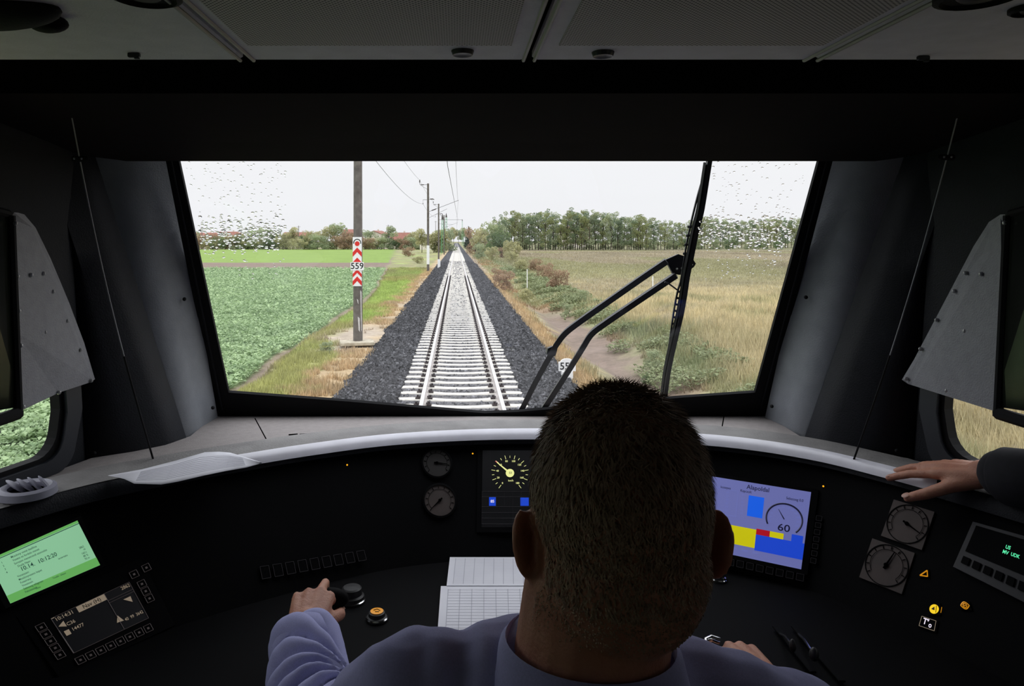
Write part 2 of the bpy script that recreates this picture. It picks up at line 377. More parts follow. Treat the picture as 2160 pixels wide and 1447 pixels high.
# ---- catenary poles
HP = 9.85
def text_mesh(s, size=1.0, bold=0.0):
    cu = bpy.data.curves.new('t', 'FONT'); cu.body = s; cu.size = size; cu.align_x = 'CENTER'; cu.align_y = 'CENTER'; cu.offset = bold; cu.resolution_u = 3
    o = bpy.data.objects.new('t', cu); C.objects.link(o); dg = bpy.context.evaluated_depsgraph_get(); dg.update()
    me = bpy.data.meshes.new_from_object(o.evaluated_get(dg)); v = [tuple(p.co) for p in me.vertices]; f = [tuple(p.vertices) for p in me.polygons]
    bpy.data.objects.remove(o); bpy.data.curves.remove(cu); bpy.data.meshes.remove(me); return v, f
def pole(X, Y, lab, zb=-.66, arm='up', near=False, white=False):
    t = thing('catenary_pole', lab, 'railway pole', (X, Y, zb), 'concrete catenary poles')
    m = MB(); rb, rt = .165, .135
    zs = [zb-.3, zb+2, zb+5, HP]; m.tube([(X, Y, z) for z in zs], [rb, rb-.005, rb-.015, rt], 16 if near else 8)
    m.build('pole_shaft', 'concrete_pole', t, smooth=True)
    a = MB(); a.tube([(X, Y, HP-.15), (X-.95, Y, HP-.15)], .03, 6); a.tube([(X, Y, HP-.75), (X-.9, Y, HP-.2)], .02, 6); a.tube([(X-.95, Y, HP-.15), (X-1.0, Y, HP+.15)], .03, 6); a.build('top_bracket', 'steel', t)
    i = MB(); i.tube([(X-1.0, Y, HP+.1), (X-1.0, Y, HP+.3), (X-.97, Y, HP+.45)], [.05, .07, .04], 8); i.tube([(X-.5, Y, HP-.15), (X-.85, Y, HP-.15)], .055, 8); i.build('insulator', 'insulator', t)
    z1 = 7.9; q = MB(); q.tube([(X, Y, z1), (X-.62, Y, z1)], .025, 6); q.tube([(X-.6, Y, z1), (X-.6, Y, z1-.45)], .012, 6); q.tube([(X, Y, z1+.05), (X+.3, Y, z1+.08)], .03, 6); q.build('side_bracket', 'steel', t)
    i = MB(); i.tube([(X+.25, Y, z1+.08), (X+.55, Y, z1+.1), (X+.75, Y, z1+.02)], [.06, .07, .03], 8); i.tube([(X-.6, Y, z1-.4), (X-.6, Y, z1-.52)], .045, 8); i.build('insulator', 'insulator', t)
    e_ = Vector((XC+.15, Y, 7.85)); s0 = Vector((X, Y, 6.45))
    if arm == 'flat': e_ = Vector((XC+.9, Y, 6.9)); s0 = Vector((X, Y, 6.9))
    q = MB(); q.tube([s0, e_], .028, 6); q.tube([s0+Vector((0, 0, -.75)), s0.lerp(e_, .62)+Vector((0, 0, -.5 if arm == 'up' else -.9))], .02, 6); q.build('cantilever_arm', 'steel', t)
    i = MB(); i.tube([s0.lerp(e_, .12), s0.lerp(e_, .26)], .06, 8); i.build('insulator', 'insulator', t)
    if white:
        q = MB(); q.tube([(X, Y, .2), (X, Y, 2.45)], .172, 16, cap=False); q.build('white_band', 'sign_white', t, smooth=True, label='white painted band low on the pole')
    return t
def chevron_plate(t, X, Y):
    # plate sits on the camera-facing side of the shaft
    y0 = Y-.185; s = Y/F
    zt = CZ-(500-VY)*s; zb_ = CZ-(603-VY)*s; w = .155
    m = MB(); m.box((X, y0+.01, (zt+zb_)/2), (2*w, .012, zt-zb_)); p = m.build('marker_plate', 'sign_white', t, label='tall white plate with red chevrons')
    Z = lambda py: CZ-(py-VY)*s
    def chev(top, th=9.5, clip=None, k=10):
        # apex up
        a = Z(top); b_ = Z(top+th); d = k*s
        c = MB(); q = [(X, a), (X+w, a-d), (X+w, b_-d), (X, b_), (X-w, b_-d), (X-w, a-d)]
        if clip is not None: q = [(x_, max(z_, clip)) for x_, z_ in q]
        c.prism([(x_, y0+.003, z_) for x_, z_ in q], (0, -.004, 0)); c.build('chevron', 'sign_red', p, label='red chevron')
    chev(522); chev(543, clip=Z(553)); chev(567.5, 7.5); chev(582.5)
    c = MB(); c.lathe([(0, 0), (.082, 0), (.082, .004)], (X, y0+.003, Z(514)), (0, -1, 0), 28); c.build('red_dot', 'sign_red', p)
    c = MB(); pts = [math.radians(a_) for a_ in range(-15, 196, 6)]; ri, ro = .105, .135
    vs = [(X+math.cos(a_)*r_, y0-.001, Z(512)+math.sin(a_)*r_) for a_ in pts for r_ in (ri, ro)]
    c.add(vs, [(2*i, 2*i+1, 2*i+3, 2*i+2) for i in range(len(pts)-1)]); c.build('black_arc', 'sign_black', p)
    m = MB(); m.box((X, y0-.006, (Z(552.5)+Z(570))/2), (.45, .012, Z(552.5)-Z(570))); n = m.build('number_plate', 'sign_white', t, label='white plate reading 559')
    v, f = text_mesh('559', .3, .004); c = MB(); c.add([(X+a_, y0-.014, Z(561.2)+b_) for a_, b_, _ in v], f); c.build('lettering', 'sign_black', n)
p1 = pole(-3.4, 25.4, 'nearest brown-grey concrete pole with red and white chevron plate reading 559', near=True)
chevron_plate(p1, -3.4, 25.4)
m = MB(); m.tube([(-3.4+a_, 25.4+b_, -.12+.0*a_) for a_, b_ in ((0, -.168), (0, -.167))], .01, 4); 
mat('paint_scrape', srgb(225, 222, 220), srgb(190, 185, 182), scale=30, rough=.8)
m = MB()
for (x0, x1, ya, yb) in ((0, 3, 630, 642), (7, 9.5, 612, 700), (2, 6, 668, 700)):
    s_ = 25.25/F; a0 = -3.4+(x0-1)*s_; a1_ = -3.4+(x1-1)*s_; za = CZ-(ya-VY)*s_; zb_ = CZ-(yb-VY)*s_; 
    yy = 25.4-math.sqrt(max(.172**2-((a0+a1_)/2+3.4)**2, .0))
    m.add([(a0, yy, za), (a1_, yy+.004, za-.05), (a1_+.01, yy+.006, zb_), (a0+.03, yy, zb_+.06)], [(0, 1, 2, 3)])
m.build('paint_scrape', 'paint_scrape', p1, label='pale scraped paint patches')
m = MB(); R_ = Matrix.Rotation(math.radians(12), 3, 'Z'); m.box((-3.42, 25.3, -.5), (1.15, .75, .12), R_, bev=.02)
tag(m.build('concrete_slab', 'concrete_slab'), 'pale cracked concrete slab at the foot of the 559 pole', 'concrete slab')
pole(-3.4, 88, 'second concrete pole along the track, with a white band at its foot', white=True)
pole(-3.3, 136, 'third concrete pole along the track, with a level arm over the rails', arm='flat')
pole(-3.3, 196, 'fourth and faint pole along the track, beside the green lattice masts')
def lattice(X, Y, H, lab):
    t = thing('lattice_mast', lab, 'lattice mast', (X, Y, -.5), 'lattice masts near the station'); m = MB(); w = .42
    for i in (-1, 1):
        for j in (-1, 1): m.tube([(X+i*w, Y+j*w, -.5), (X+i*w*.5, Y+j*w*.5, H)], .07, 4)
    for k_ in range(10):
        z0 = -.5+(H+.5)*k_/10; z1 = -.5+(H+.5)*(k_+1)/10; a_ = w*(1-.5*k_/10); b_ = w*(1-.5*(k_+1)/10)
        m.tube([(X-a_, Y-a_, z0), (X+b_, Y-b_, z1)], .04, 4); m.tube([(X+a_, Y+a_, z0), (X-b_, Y+b_, z1)], .04, 4)
    m.build('lattice_frame', 'green_steel', t)
    q = MB(); q.lathe([(.3, H), (.28, H+.5), (.02, H+1.6)], (X, Y, 0), n=8); q.build('mast_cap', 'insulator', t, label='dark pointed cap')
lattice(-3.9, 205, 9.0, 'green lattice mast left of the track, the nearest one'); lattice(-3.6, 258, 11.2, 'green lattice mast left of the track, behind the nearest green one')
lattice(4.2, 540, 17.5, 'pale green lattice mast right of the far track end, beside the spruce'); lattice(5.6, 560, 12, 'shorter pale green mast right of the far track end')
def wire(pts, lab, r=.011, cat='overhead wire'):
    m = MB(); m.tube(pts, r, 4); return tag(m.build('overhead_wire', 'wire'), lab, cat, 'overhead wires')
def sag(a, b, d, n=14): return [Vector(a).lerp(Vector(b), i/n)+Vector((0, 0, -4*d*(i/n)*(1-i/n))) for i in range(n+1)]
wire(sag((-4.4, -30, 10.2), (-4.4, 25.4, 10.25), .6)[:-1]+sag((-4.4, 25.4, 10.25), (-4.4, 88, 10.25), .55)[:-1]+sag((-4.4, 88, 10.25), (-4.3, 136, 10.25), .3), 'topmost feeder wire running along the pole tops')
wire(sag((-4.0, -30, 7.4), (-4.0, 25.4, 7.4), .6)[:-1]+sag((-4.0, 25.4, 7.4), (-4.0, 88, 7.4), .75)[:-1]+sag((-4.0, 88, 7.4), (-3.9, 136, 7.4), .4), 'lower wire sagging left of the poles')
mes = sag((-.1, -30, 7.8), (-.1, 25.4, 7.8), .5)[:-1]+sag((-.1, 25.4, 7.8), (.2, 88, 7.8), 1.0)[:-1]+sag((.2, 88, 7.8), (0, 136, 7.6), .7)[:-1]+sag((0, 136, 7.6), (.1, 196, 7.6), .8)
wire(mes, 'sagging catenary wire above the track'); wire([(-.3, -30, 5.55), (-.3, 25.4, 5.55), (.15, 88, 5.55), (0, 136, 5.55), (.1, 196, 5.55), (.1, 500, 5.6)], 'straight contact wire hung lowest above the track', .012)
# ---- posts on the right verge
t = thing('kilometre_post', 'white rounded number post reading 559 beside the right ballast edge', 'number post', (2.85, 19, -.66))
s = 19/F; X0 = (1196.5-VX)*s; Z = lambda py: CZ-(py-VY)*s
pl = [(X0-.22, Z(783)), (X0+.22, Z(783)), (X0+.22, Z(764))]+[(X0+.17*math.cos(a_)+.0, Z(764)+.09*math.sin(a_)) for a_ in np.linspace(.1, math.pi-.1, 10)]+[(X0-.22, Z(764))]
m = MB(); m.prism([(a_, 19, b_) for a_, b_ in pl], (0, .06, 0)); h = m.build('post_head', 'sign_white', t)
m = MB(); m.box((X0, 19.04, (Z(783)-.66)/2-.1), (.3, .1, Z(783)+.86), bev=.01); m.build('post_shaft', 'sign_white', t)
v, f = text_mesh('559', .26, .003); m = MB(); m.add([(X0+a_, 18.994, Z(773)+b_) for a_, b_, _ in v], f); m.build('lettering', 'sign_black', h)
for (px, pt, pb, Y, lab) in ((1112, 569, 584, 62, 'thin white stake in the weeds right of the track'), (1377, 584, 605, 52, 'thin white stake in the dry field behind the wiper arm'), (926, 538, 556, 98, None), (892, 540, 541, 90, None)):
    if not lab: continue
    a_ = W3(px, pt, Y); m = MB(); z0 = float(hz(a_.x, Y)); m.tube([(a_.x, Y, z0-.1), (a_.x, Y, max(a_.z, z0+.9))], .04, 6); m.ell((a_.x, Y, max(a_.z, z0+.9)), (.05, .05, .03), nu=8, nv=4); tag(m.build('marker_stake', 'sign_white'), lab, 'stake')
m = MB(); a_ = W3(926, 545, 92); m.box((a_.x, 92, .1), (.35, .08, 1.2), bev=.02); m.lathe([(.18, 0), (.18, .08)], (a_.x, 91.96, .7), (0, 1, 0), 12); tag(m.build('distance_marker', 'sign_white'), 'small white marker stone at the left ballast edge, beyond the second pole', 'marker stone')
m = MB(); a_ = W3(1064, 528, 160); m.box((a_.x, 160, .2), (1.3, 1.3, 1.6), Matrix.Rotation(.4, 3, 'Z'), bev=.08); m.box((a_.x, 160, 1.05), (1.5, 1.5, .15), Matrix.Rotation(.4, 3, 'Z'), bev=.04); tag(m.build('concrete_hut', 'concrete_pole'), 'small grey concrete box among the bushes right of the track', 'concrete box')
# ---- crop and grasses
def leaves(name, lab, cat, X, Y, size, cols, h0, hv, curl=.35):
    N = len(X); z = hz(X, Y)+h0+rng.random(N)*hv
    a = rng.uniform(0, 6.28, N); ti = rng.uniform(-.2, .9, N); L_ = size*rng.uniform(.7, 1.3, N); w = L_*.42
    dx, dy = np.cos(a), np.sin(a); ct, st = np.cos(ti), np.sin(ti)
    p = np.stack([X, Y, z], -1); d = np.stack([dx*ct, dy*ct, st], -1)*L_[:, None]; s_ = np.stack([-dy, dx, 0*dx], -1)*w[:, None]; up = np.array([0, 0, 1])*L_[:, None]*curl*.4
    V = np.stack([p, p+d*.55+s_+up, p+d-up*.6, p+d*.55-s_+up], 1).reshape(-1, 3)
    f_ = (np.array([[0, 1, 2], [0, 2, 3]])[None]+4*np.arange(N)[:, None, None]).reshape(-1, 3)
    return tag(npmesh(name, V, f_, 'leaf_mat', np.repeat(cols, 4, 0)), lab, cat, kind='stuff')
N = 190000
Y = 9*(97/9.)**rng.random(N); X = edgeL(Y)-rng.random(N)*np.maximum(.5, .66*Y+2+edgeL(Y))
k = vn(X, Y, .5, 31)+.5*vn(X, Y, .18, 32) > .42; X = X[k]; Y = Y[k]; t_ = rng.random(len(X)); t_ = np.clip(t_*.6+.5*(vn(X, Y, .8, 33)-.2), 0, 1)[:, None]
leaves('crop_field', 'low leafy mint green crop filling the field left of the track', 'crop', X, Y, .075+.0019*Y, CROP*(1-t_)*.9+CROPL*t_, .03, .16)
def blades(name, lab, cat, X, Y, hgt, cols, wid=.011):
    N = len(X); z = hz(X, Y)-.02; a = rng.uniform(0, 6.28, N); le = rng.uniform(.0, .55, N)*hgt; w = wid*(1+Y/28)
    b_ = rng.uniform(0, 6.28, N); p = np.stack([X, Y, z], -1); s_ = np.stack([np.cos(b_), np.sin(b_), 0*b_], -1)*w[:, None]
    tp = p+np.stack([np.cos(a)*le, np.sin(a)*le, hgt], -1); V = np.stack([p-s_, p+s_, tp], 1).reshape(-1, 3)
    return tag(npmesh(name, V, np.arange(3*N).reshape(-1, 3), 'blade_mat', np.repeat(cols, 3, 0)), lab, cat, kind='stuff')
N = 120000
Y = 11*(9.)**rng.random(N); X = rng.uniform(-7.5, -2.55, N)-.02*Y*rng.random(N)
eg = edgeL(Y); bare = np.exp(-((X+3.7)/.9)**2-((Y-27.5)/3.2)**2)
k = (X > eg+.25) & (vn(X, Y, .6, 41)+.4*vn(X, Y, .2, 42) > .38+.9*bare+.35*sm(-3.6, -2.9, X)) ; X = X[k]; Y = Y[k]
zc = zone(X, Y); hh = rng.uniform(.06, .22, len(X))*(.5+vn(X, Y, 1.2, 43))
blades('verge_grass', 'green and orange dry grass on the verge left of the ballast', 'grass', X, Y, hh, zc*rng.uniform(.85, 1.5, (len(X), 1)))
N = 330000
Y = 9*(31.)**rng.random(N); X = 2.95+rng.random(N)**1.0*(.72*Y+2.5)
di = np.exp(-((X-5.2)/1.2)**4)*(1-sm(38, 50, Y))
k = vn(X, Y, .7, 51)+.4*vn(X, Y, .2, 52) > .3+1.3*di; X = X[k]; Y = Y[k]
zc = zone(X, Y); g_ = sm(6.2, 8.5, X)*(1-sm(35, 60, Y)); hh = rng.uniform(.08, .25, len(X))*(.6+vn(X, Y, 1.5, 53))*(1+1.3*g_)
blades('meadow_grass', 'tall golden and green dry grass in the meadow right of the ditch', 'grass', X, Y, hh, zc*rng.uniform(.85, 1.45, (len(X), 1)))
# weeds with leaves
X = rng.uniform(5.6, 8.6, 42000); Y = 12*(8.)**rng.random(42000); k = vn(X, Y, 1.2, 61) > .58; X = X[k]; Y = Y[k]
cw = np.tile(c3(142, 150, 112), (len(X), 1))*rng.uniform(.7, 1.3, (len(X), 1))
leaves('bank_weeds', 'green leafy weeds along the far bank of the ditch', 'weeds', X, Y, .08+.0015*Y, cw, .03, .3)
# ---- shrubs and trees
def leafcloud(clumps, n, size, c0, c1, seed):
    r = np.random.default_rng(seed); cl = np.array(clumps); w = cl[:, 3]**2; idx = r.choice(len(cl), n, p=w/w.sum())
    d = r.normal(size=(n, 3)); d /= np.linalg.norm(d, axis=1)[:, None]; rad = cl[idx, 3]*(.55+.5*r.random(n)**.6)
    p = cl[idx, :3]+d*rad[:, None]*np.array([1, 1, .85])
    a = r.normal(size=(n, 3)); a /= np.linalg.norm(a, axis=1)[:, None]; b_ = np.cross(a, r.normal(size=(n, 3))); b_ /= np.linalg.norm(b_, axis=1)[:, None]
    s = size*r.uniform(.5, 1.3, n)[:, None]; V = np.stack([p-a*s, p+b_*s*.6, p+a*s, p-b_*s*.6], 1).reshape(-1, 3)
    f_ = np.arange(4*n).reshape(-1, 4); k_ = r.choice(len(cl), len(cl)); tcl = r.random(len(cl))[idx]; t2 = np.clip(.6*tcl+.5*r.random(n), 0, 1)[:, None]
    return V, f_, np.repeat(np.array(c0)*(1-t2)+np.array(c1)*t2, 4, 0)
def branches(m, H, r0, n, spread, seed, z0=.3):
    r = random.Random(seed); m.tube([(0, 0, -.3), (r.uniform(-.03, .03)*H, 0, H*.45), (r.uniform(-.05, .05)*H, r.uniform(-.03, .03)*H, H*.85)], [r0, r0*.7, r0*.25], 6)
    for i in range(n):
        z = H*r.uniform(z0, .75); a = r.uniform(0, 6.28); l_ = spread*r.uniform(.5, 1); q = (math.cos(a)*l_, math.sin(a)*l_, z+H*r.uniform(.08, .25)); m.tube([(0, 0, z), (q[0]*.5, q[1]*.5, z+(q[2]-z)*.6), q], [r0*.4, r0*.28, r0*.1], 4)
def tree_proto(H, kind, seed, c0, c1, n, size):
    r = random.Random(seed); cl = []
    if kind == 'tall':                                  # slim woodland tree, bare lower stem
        for i in range(24): z = H*(.16+.8*(i/23)**.85); sp_ = H*.12*(.75+.8*max(0, i/23-.35)); cl.append((r.uniform(-1, 1)*sp_, r.uniform(-1, 1)*sp_, z+r.uniform(-.5, .5), H*r.uniform(.03, .075)))
    elif kind == 'bush':
        for i in range(22): z = H*r.uniform(.12, .85); sp_ = H*.55*math.sqrt(max(.05, 1-((z/H-.35)/.68)**2)); a = r.uniform(0, 6.28); q = sp_*r.random()**.5; cl.append((q*math.cos(a), q*math.sin(a), z, H*r.uniform(.12, .22)))
    elif kind == 'spruce':
        for i in range(26): z = H*(.08+.9*i/25); w_ = H*.2*(1-i/26); a = i*2.4; cl.append((w_*.5*math.cos(a), w_*.5*math.sin(a), z, w_*.75+.12))
    else:
        for i in range(20): z = H*r.uniform(.35, .93); sp_ = H*.34*math.sqrt(max(.05, 1-((z/H-.6)/.4)**2)); a = r.uniform(0, 6.28); q = sp_*r.random()**.5; cl.append((q*math.cos(a), q*math.sin(a), z, H*r.uniform(.09, .16)))
    V, f_, c = leafcloud(cl, n, size, c0, c1, seed); name = {'tall': 'woodland_tree', 'bush': 'bush', 'spruce': 'spruce_tree'}.get(kind, 'tree')
    o = thing(name, None, None, (0, -50, 0)); npmesh('foliage', V, f_, 'leaf_mat', c, parent=o)
    m = MB(); branches(m, H*(.95 if kind != 'bush' else .6), H*(.011 if kind == 'tall' else .02), 9, H*.14 if kind == 'tall' else H*.28, seed)
    w_ = MB(); w_.v = m.v; w_.f = m.f; me = w_.mesh('trunk'); me.materials.append(M['bark']); q = bpy.data.objects.new('trunk', me); C.objects.link(q); q.parent = o
    return o
protos = []
def P_(*a): o = tree_proto(*a); protos.append(o); return o
G1, G2 = c3(120, 132, 102), c3(194, 202, 164); G3, G4 = c3(132, 132, 100), c3(206, 202, 156); G5 = c3(110, 124, 104); BR, BR2 = c3(136, 116, 98), c3(186, 160, 132)
tall = [P_(13, 'tall', 100+i, (G1, G5, G3)[i % 3], (G2, c3(148, 164, 126), c3(162, 172, 116))[i % 3], 1900, .18) for i in range(6)]
bush = [P_(6, 'bush', 200+i, (G1, G3, G5, BR)[i], (G2, G4, c3(120, 140, 90), BR2)[i], 2600, .2) for i in range(4)]
tree = [P_(9, 'tree', 300+i, (G1, G3)[i], (G2, G4)[i], 2600, .24) for i in range(2)]
spruce = P_(9, 'spruce', 400, c3(48, 66, 56), c3(84, 100, 84), 2600, .2)
def put(p, px, Y, H, base, lab, cat, group, wide=1.0, z=None):
    X = (px-VX)*Y/F; k_ = H/base; o = dup(p, (X, Y, float(hz(X, Y)) if z is None else z), random.uniform(0, 6.28), (k_*wide, k_*wide, k_)); tag(o, lab, cat, group); return o
# woodland belt on the right: individual slim trees in three staggered rows
tops = [(1040, 478), (1055, 462), (1085, 447), (1105, 452), (1145, 446), (1170, 450), (1182, 462), (1205, 446), (1225, 443), (1250, 448), (1290, 450), (1310, 458), (1340, 455), (1365, 458), (1385, 462), (1400, 467), (1440, 470), (1490, 458), (1520, 462), (1580, 468), (1640, 458), (1700, 466), (1800, 466)]
px = 1040.0; i = 0
while px < 1745:
    row = i % 3; Yt = 288+row*14+sm(1350, 1700, px)*90+random.uniform(-3, 3); tp = np.interp(px, *zip(*tops))+random.uniform(-2, 7)+(6 if random.random() < .2 else 0)
    H = (VY-tp)*Yt/F+3.7; put(tall[random.randrange(6)], px, Yt, H, 12.6, 'slim green tree standing in the long woodland belt across the right field', 'tree', 'trees of the woodland belt', wide=random.uniform(.95, 1.35)); px += random.uniform(4.0, 6.4)*(1+.25*(px > 1350)); i += 1
for px in range(1036, 1760, 34): put(bush[random.choice((0, 2))], px+random.uniform(-6, 6), 318, random.uniform(3.5, 5.5), 5.5, 'dense undergrowth bush behind the slim trunks of the woodland belt', 'bush', 'undergrowth behind the woodland belt', wide=1.1)
# right of the track, nearer bushes
for px, Yt, H, k_, lab in ((1003, 215, 7.2, 3, 'reddish-brown bush right of the track, nearest the rails'), (1020, 205, 7.8, 1, 'yellow-green bush beside the reddish-brown one right of the track'), (1040, 195, 8.6, 0, 'dark green tree-like bush left of the woodland belt'), (1056, 190, 7.0, 2, 'dark bush at the left end of the woodland belt'), (1010, 150, 3.0, 0, 'low green bush on the bank right of the track'), (1038, 140, 2.8, 1, 'low yellowish bush on the bank right of the track'), (1080, 150, 4.0, 1, 'slender young green bush beside the grey concrete box')):
    put(bush[k_], px, Yt, H, 5.6, lab, 'bush', 'bushes right of the track', wide=.8)
put(spruce, 989, 330, 10.2, 8.8, 'dark pointed spruce standing alone right of the far track end', 'spruce', None, wide=1.05)
# reddish weeds by the right ballast
for px, py, H, k_, lab in ((1064, 612, 1.5, 3, 'reddish-brown weed clump at the right ballast edge'), (1052, 592, 1.3, 3, 'reddish-brown weed clump farther along the right ballast edge'), (1110, 628, 1.0, 1, 'straw-coloured weed clump beside the bare ditch'), (1172, 612, 1.7, 3, 'round dark brown weed bush beyond the ditch'), (1150, 590, 1.5, 3, 'brown weed clump beside the thin white stake'), (1095, 575, 1.6, 1, 'yellow-brown weed clump on the bank left of the white stake'), (1130, 574, 1.5, 3, 'brown weed clump behind the thin white stake'), (1228, 640, .8, 0, 'low green weed clump on the far ditch bank'), (1200, 655, .7, 0, 'low green weed clump overhanging the bare ditch'), (1380, 758, .6, 0, 'grey-green weed clump at the ditch bank behind the wiper'), (1365, 778, .35, 2, 'small dark green weed on the bare ditch soil'), (1080, 553, 2.0, 1, 'yellow-green weed clump in front of the bushes'), (1060, 545, 2.2, 3, 'brown weed clump in front of the bushes')):
    q = onz(px, py, -.8); put(bush[k_], px, q.y, H, 5.6, lab, 'weed clump', 'weed clumps along the ditch', wide=.95)
for px, py, H, k_, lab in ((690, 745, .35, 0, 'bright green tussock on the verge left of the 559 pole'), (880, 556, 1.3, 1, 'scrubby brown-green clump left of the second pole'), (862, 541, 2.2, 3, 'brown scrub at the end of the ploughed strip')):
    q = onz(px, py, -.66); put(bush[k_], px, q.y, H, 5.6, lab, 'weed clump', 'clumps on the left verge', wide=1.2)
# left: village edge
LB = [(405, 488, 0, 'b'), (425, 490, 2, 'b'), (448, 494, 3, 'b'), (470, 492, 0, 'b'), (492, 493, 3, 'b'), (515, 486, 1, 'b'), (538, 484, 0, 'b'), (560, 481, 0, 'b'), (580, 483, 2, 'b'), (598, 488, 1, 'b'), (618, 482, 1, 't'), (643, 492, 2, 'b'), (660, 484, 1, 'b'), (685, 474, 1, 'b'), (710, 472, 0, 'b'), (735, 490, 3, 'b'), (745, 492, 1, 'b'), (778, 486, 0, 'b'), (804, 506, 1, 't'), (822, 479, 0, 't'), (845, 510, 3, 'b'), (868, 486, 1, 'b'), (858, 500, 2, 'b'), (890, 485, 1, 't'), (915, 484, 1, 'b'), (923, 481, 1, 'b'), (936, 484, 0, 'b')]
LN = ['dark green', 'olive green', 'dark', 'brown']
LW = ['in front of the red-roofed houses', 'at the edge of the green field']
used = {}
where = ['leftmost by the window pillar', 'just right of the leftmost bush', 'before the leftmost red roof', 'between two red roofs', 'below the second red roof', 'right of the second red roof', 'in the raindrop-blurred middle', 'at the right side of the raindrops', 'where the raindrops end', 'left of the bare fruit tree', 'small and dark-trunked', 'right of the fruit tree', 'touching the tallest bush on its left', 'broad left half of the tallest bush', 'right half of the tallest bush', 'just left of the 559 pole', 'hidden partly behind the 559 pole', 'round and just right of the 559 pole', 'small and right of the round bush', 'tall dark crown right of the gabled house', 'low and brown before the pinkish roof', 'right of the pinkish roof', 'dark and low right of the pinkish roof', 'spreading just left of the second pole', 'just right of the second pole', 'behind the third pole', 'beside the green lattice masts']
for (px, tp, k_, ty), wh in zip(LB, where):
    Yt = 318+random.uniform(-6, 14) if px < 880 else 230; H = (VY-tp)*Yt/F+3.7; H = max(H, 2.2)
    put((bush if ty == 'b' else tree)[k_ % (4 if ty == 'b' else 2)], px, Yt, H, 5.6 if ty == 'b' else 8.6, LN[k_]+(' bush' if ty == 'b' else ' tree')+' at the village edge, '+wh, 'bush' if ty == 'b' else 'tree', 'trees and bushes at the village edge', wide=.82 if H > 6 else 1.3)
for px in (412, 440, 462, 478, 500, 508, 526, 548, 570, 606, 632, 652, 668, 724, 768, 792, 812, 834, 852, 874, 898): put(bush[random.randrange(4)], px+random.uniform(-4, 4), 308+random.uniform(0, 8), random.uniform(4.6, 6.6), 5.6, 'low bush of the hedge row between the green field and the village houses', 'bush', 'hedge bushes before the village', wide=1.25)
for i, px in enumerate((948, 957, 967, 977)): put(tree[i % 2], px, 880+i*20, 17+2*(i % 2), 8.6, 'hazy blue-green tree closing the far end of the track, '+('left of the rails', 'just left of the rails', 'just right of the rails', 'near the pale masts')[i], 'tree', 'trees at the far end of the track', wide=.8)
for o in protos:
    for ch in list(o.children): bpy.data.objects.remove(ch)
    bpy.data.objects.remove(o)
def house(px, Yt, w, ridge, eave, lab, rot=0, roofpx=None):
    X = (px-VX)*Yt/F; g = -.7; t = thing('house', lab, 'house', (X, Yt, g), 'village houses'); zr = CZ+(VY-ridge)*Yt/F; ze = CZ+(VY-eave)*Yt/F; d = 4.0; R = Matrix.Rotation(rot, 3, 'Z'); o = Vector((X, Yt, 0))
    m = MB(); m.add([R @ Vector(p)+o for p in [(-w, -d, g), (w, -d, g), (w, d, g), (-w, d, g), (-w, -d, ze), (w, -d, ze), (w, d, ze), (-w, d, ze), (-w, 0, zr-.2), (w, 0, zr-.2)]], [(0, 1, 5, 4), (1, 2, 6, 9, 5), (2, 3, 7, 6), (3, 0, 4, 8, 7)]); m.build('house_wall', 'house_wall', t)
    m = MB(); e = .4; m.add([R @ Vector(p)+o for p in [(-w-e, -d-e, ze-.2), (w+e, -d-e, ze-.2), (w+e, 0, zr), (-w-e, 0, zr), (w+e, d+e, ze-.2), (-w-e, d+e, ze-.2)]], [(0, 1, 2, 3), (3, 2, 4, 5)]); m.build('roof', 'roof_tile', t, solid=.2)
    m = MB(); m.box(R @ Vector((w*.4, .6, zr))+o, (.7, .7, 1.6)); m.build('chimney', 'house_wall', t)
    for k_ in (-.5, .5):
        m = MB(); m.box(R @ Vector((w*k_, -d-.02, (g+ze)/2+.3))+o, (1.1, .08, 1.3), R); m.build('window', 'house_glass', t)
house(436, 345, 5.0, 491, 500, 'red-roofed white house seen through raindrops, the leftmost', .3); house(482, 350, 5.5, 489, 499, 'dark red-roofed house seen through raindrops, second from the left')
house(628, 360, 6, 490, 497, 'low brown-roofed house behind the bare fruit tree'); house(742, 350, 4.0, 484, 492, 'bright red roof peeping out just left of the 559 pole')
house(797, 345, 3.2, 487, 493, 'gabled house with a red roof right of the 559 pole', 1.1); house(845, 335, 4.2, 491, 505, 'house with a big pinkish hipped roof left of the second pole')
house(1208, 400, 9, 478, 486, 'long reddish roof showing between the trunks of the woodland belt'); house(908, 300, 1.6, 498, 506, 'tiny white gable between the second and third pole', 1.3)
for px, tp, Yt, lab in ((426, 478, 330, 'thin grey utility pole among the houses behind the raindrops'), (630, 476, 340, 'dark utility pole beside the low brown-roofed house'), (819, 474, 335, 'thin grey utility pole above the tree right of the 559 pole'), (919, 466, 420, 'faint grey utility pole right of the second catenary pole')):
    a_ = W3(px, tp, Yt); m = MB(); m.tube([(a_.x, Yt, -.8), (a_.x, Yt, a_.z)], [.2, .13], 6); m.tube([(a_.x-.9, Yt, a_.z-.5), (a_.x+.9, Yt, a_.z-.5)], .07, 4); tag(m.build('utility_pole', 'concrete_pole'), lab, 'utility pole')
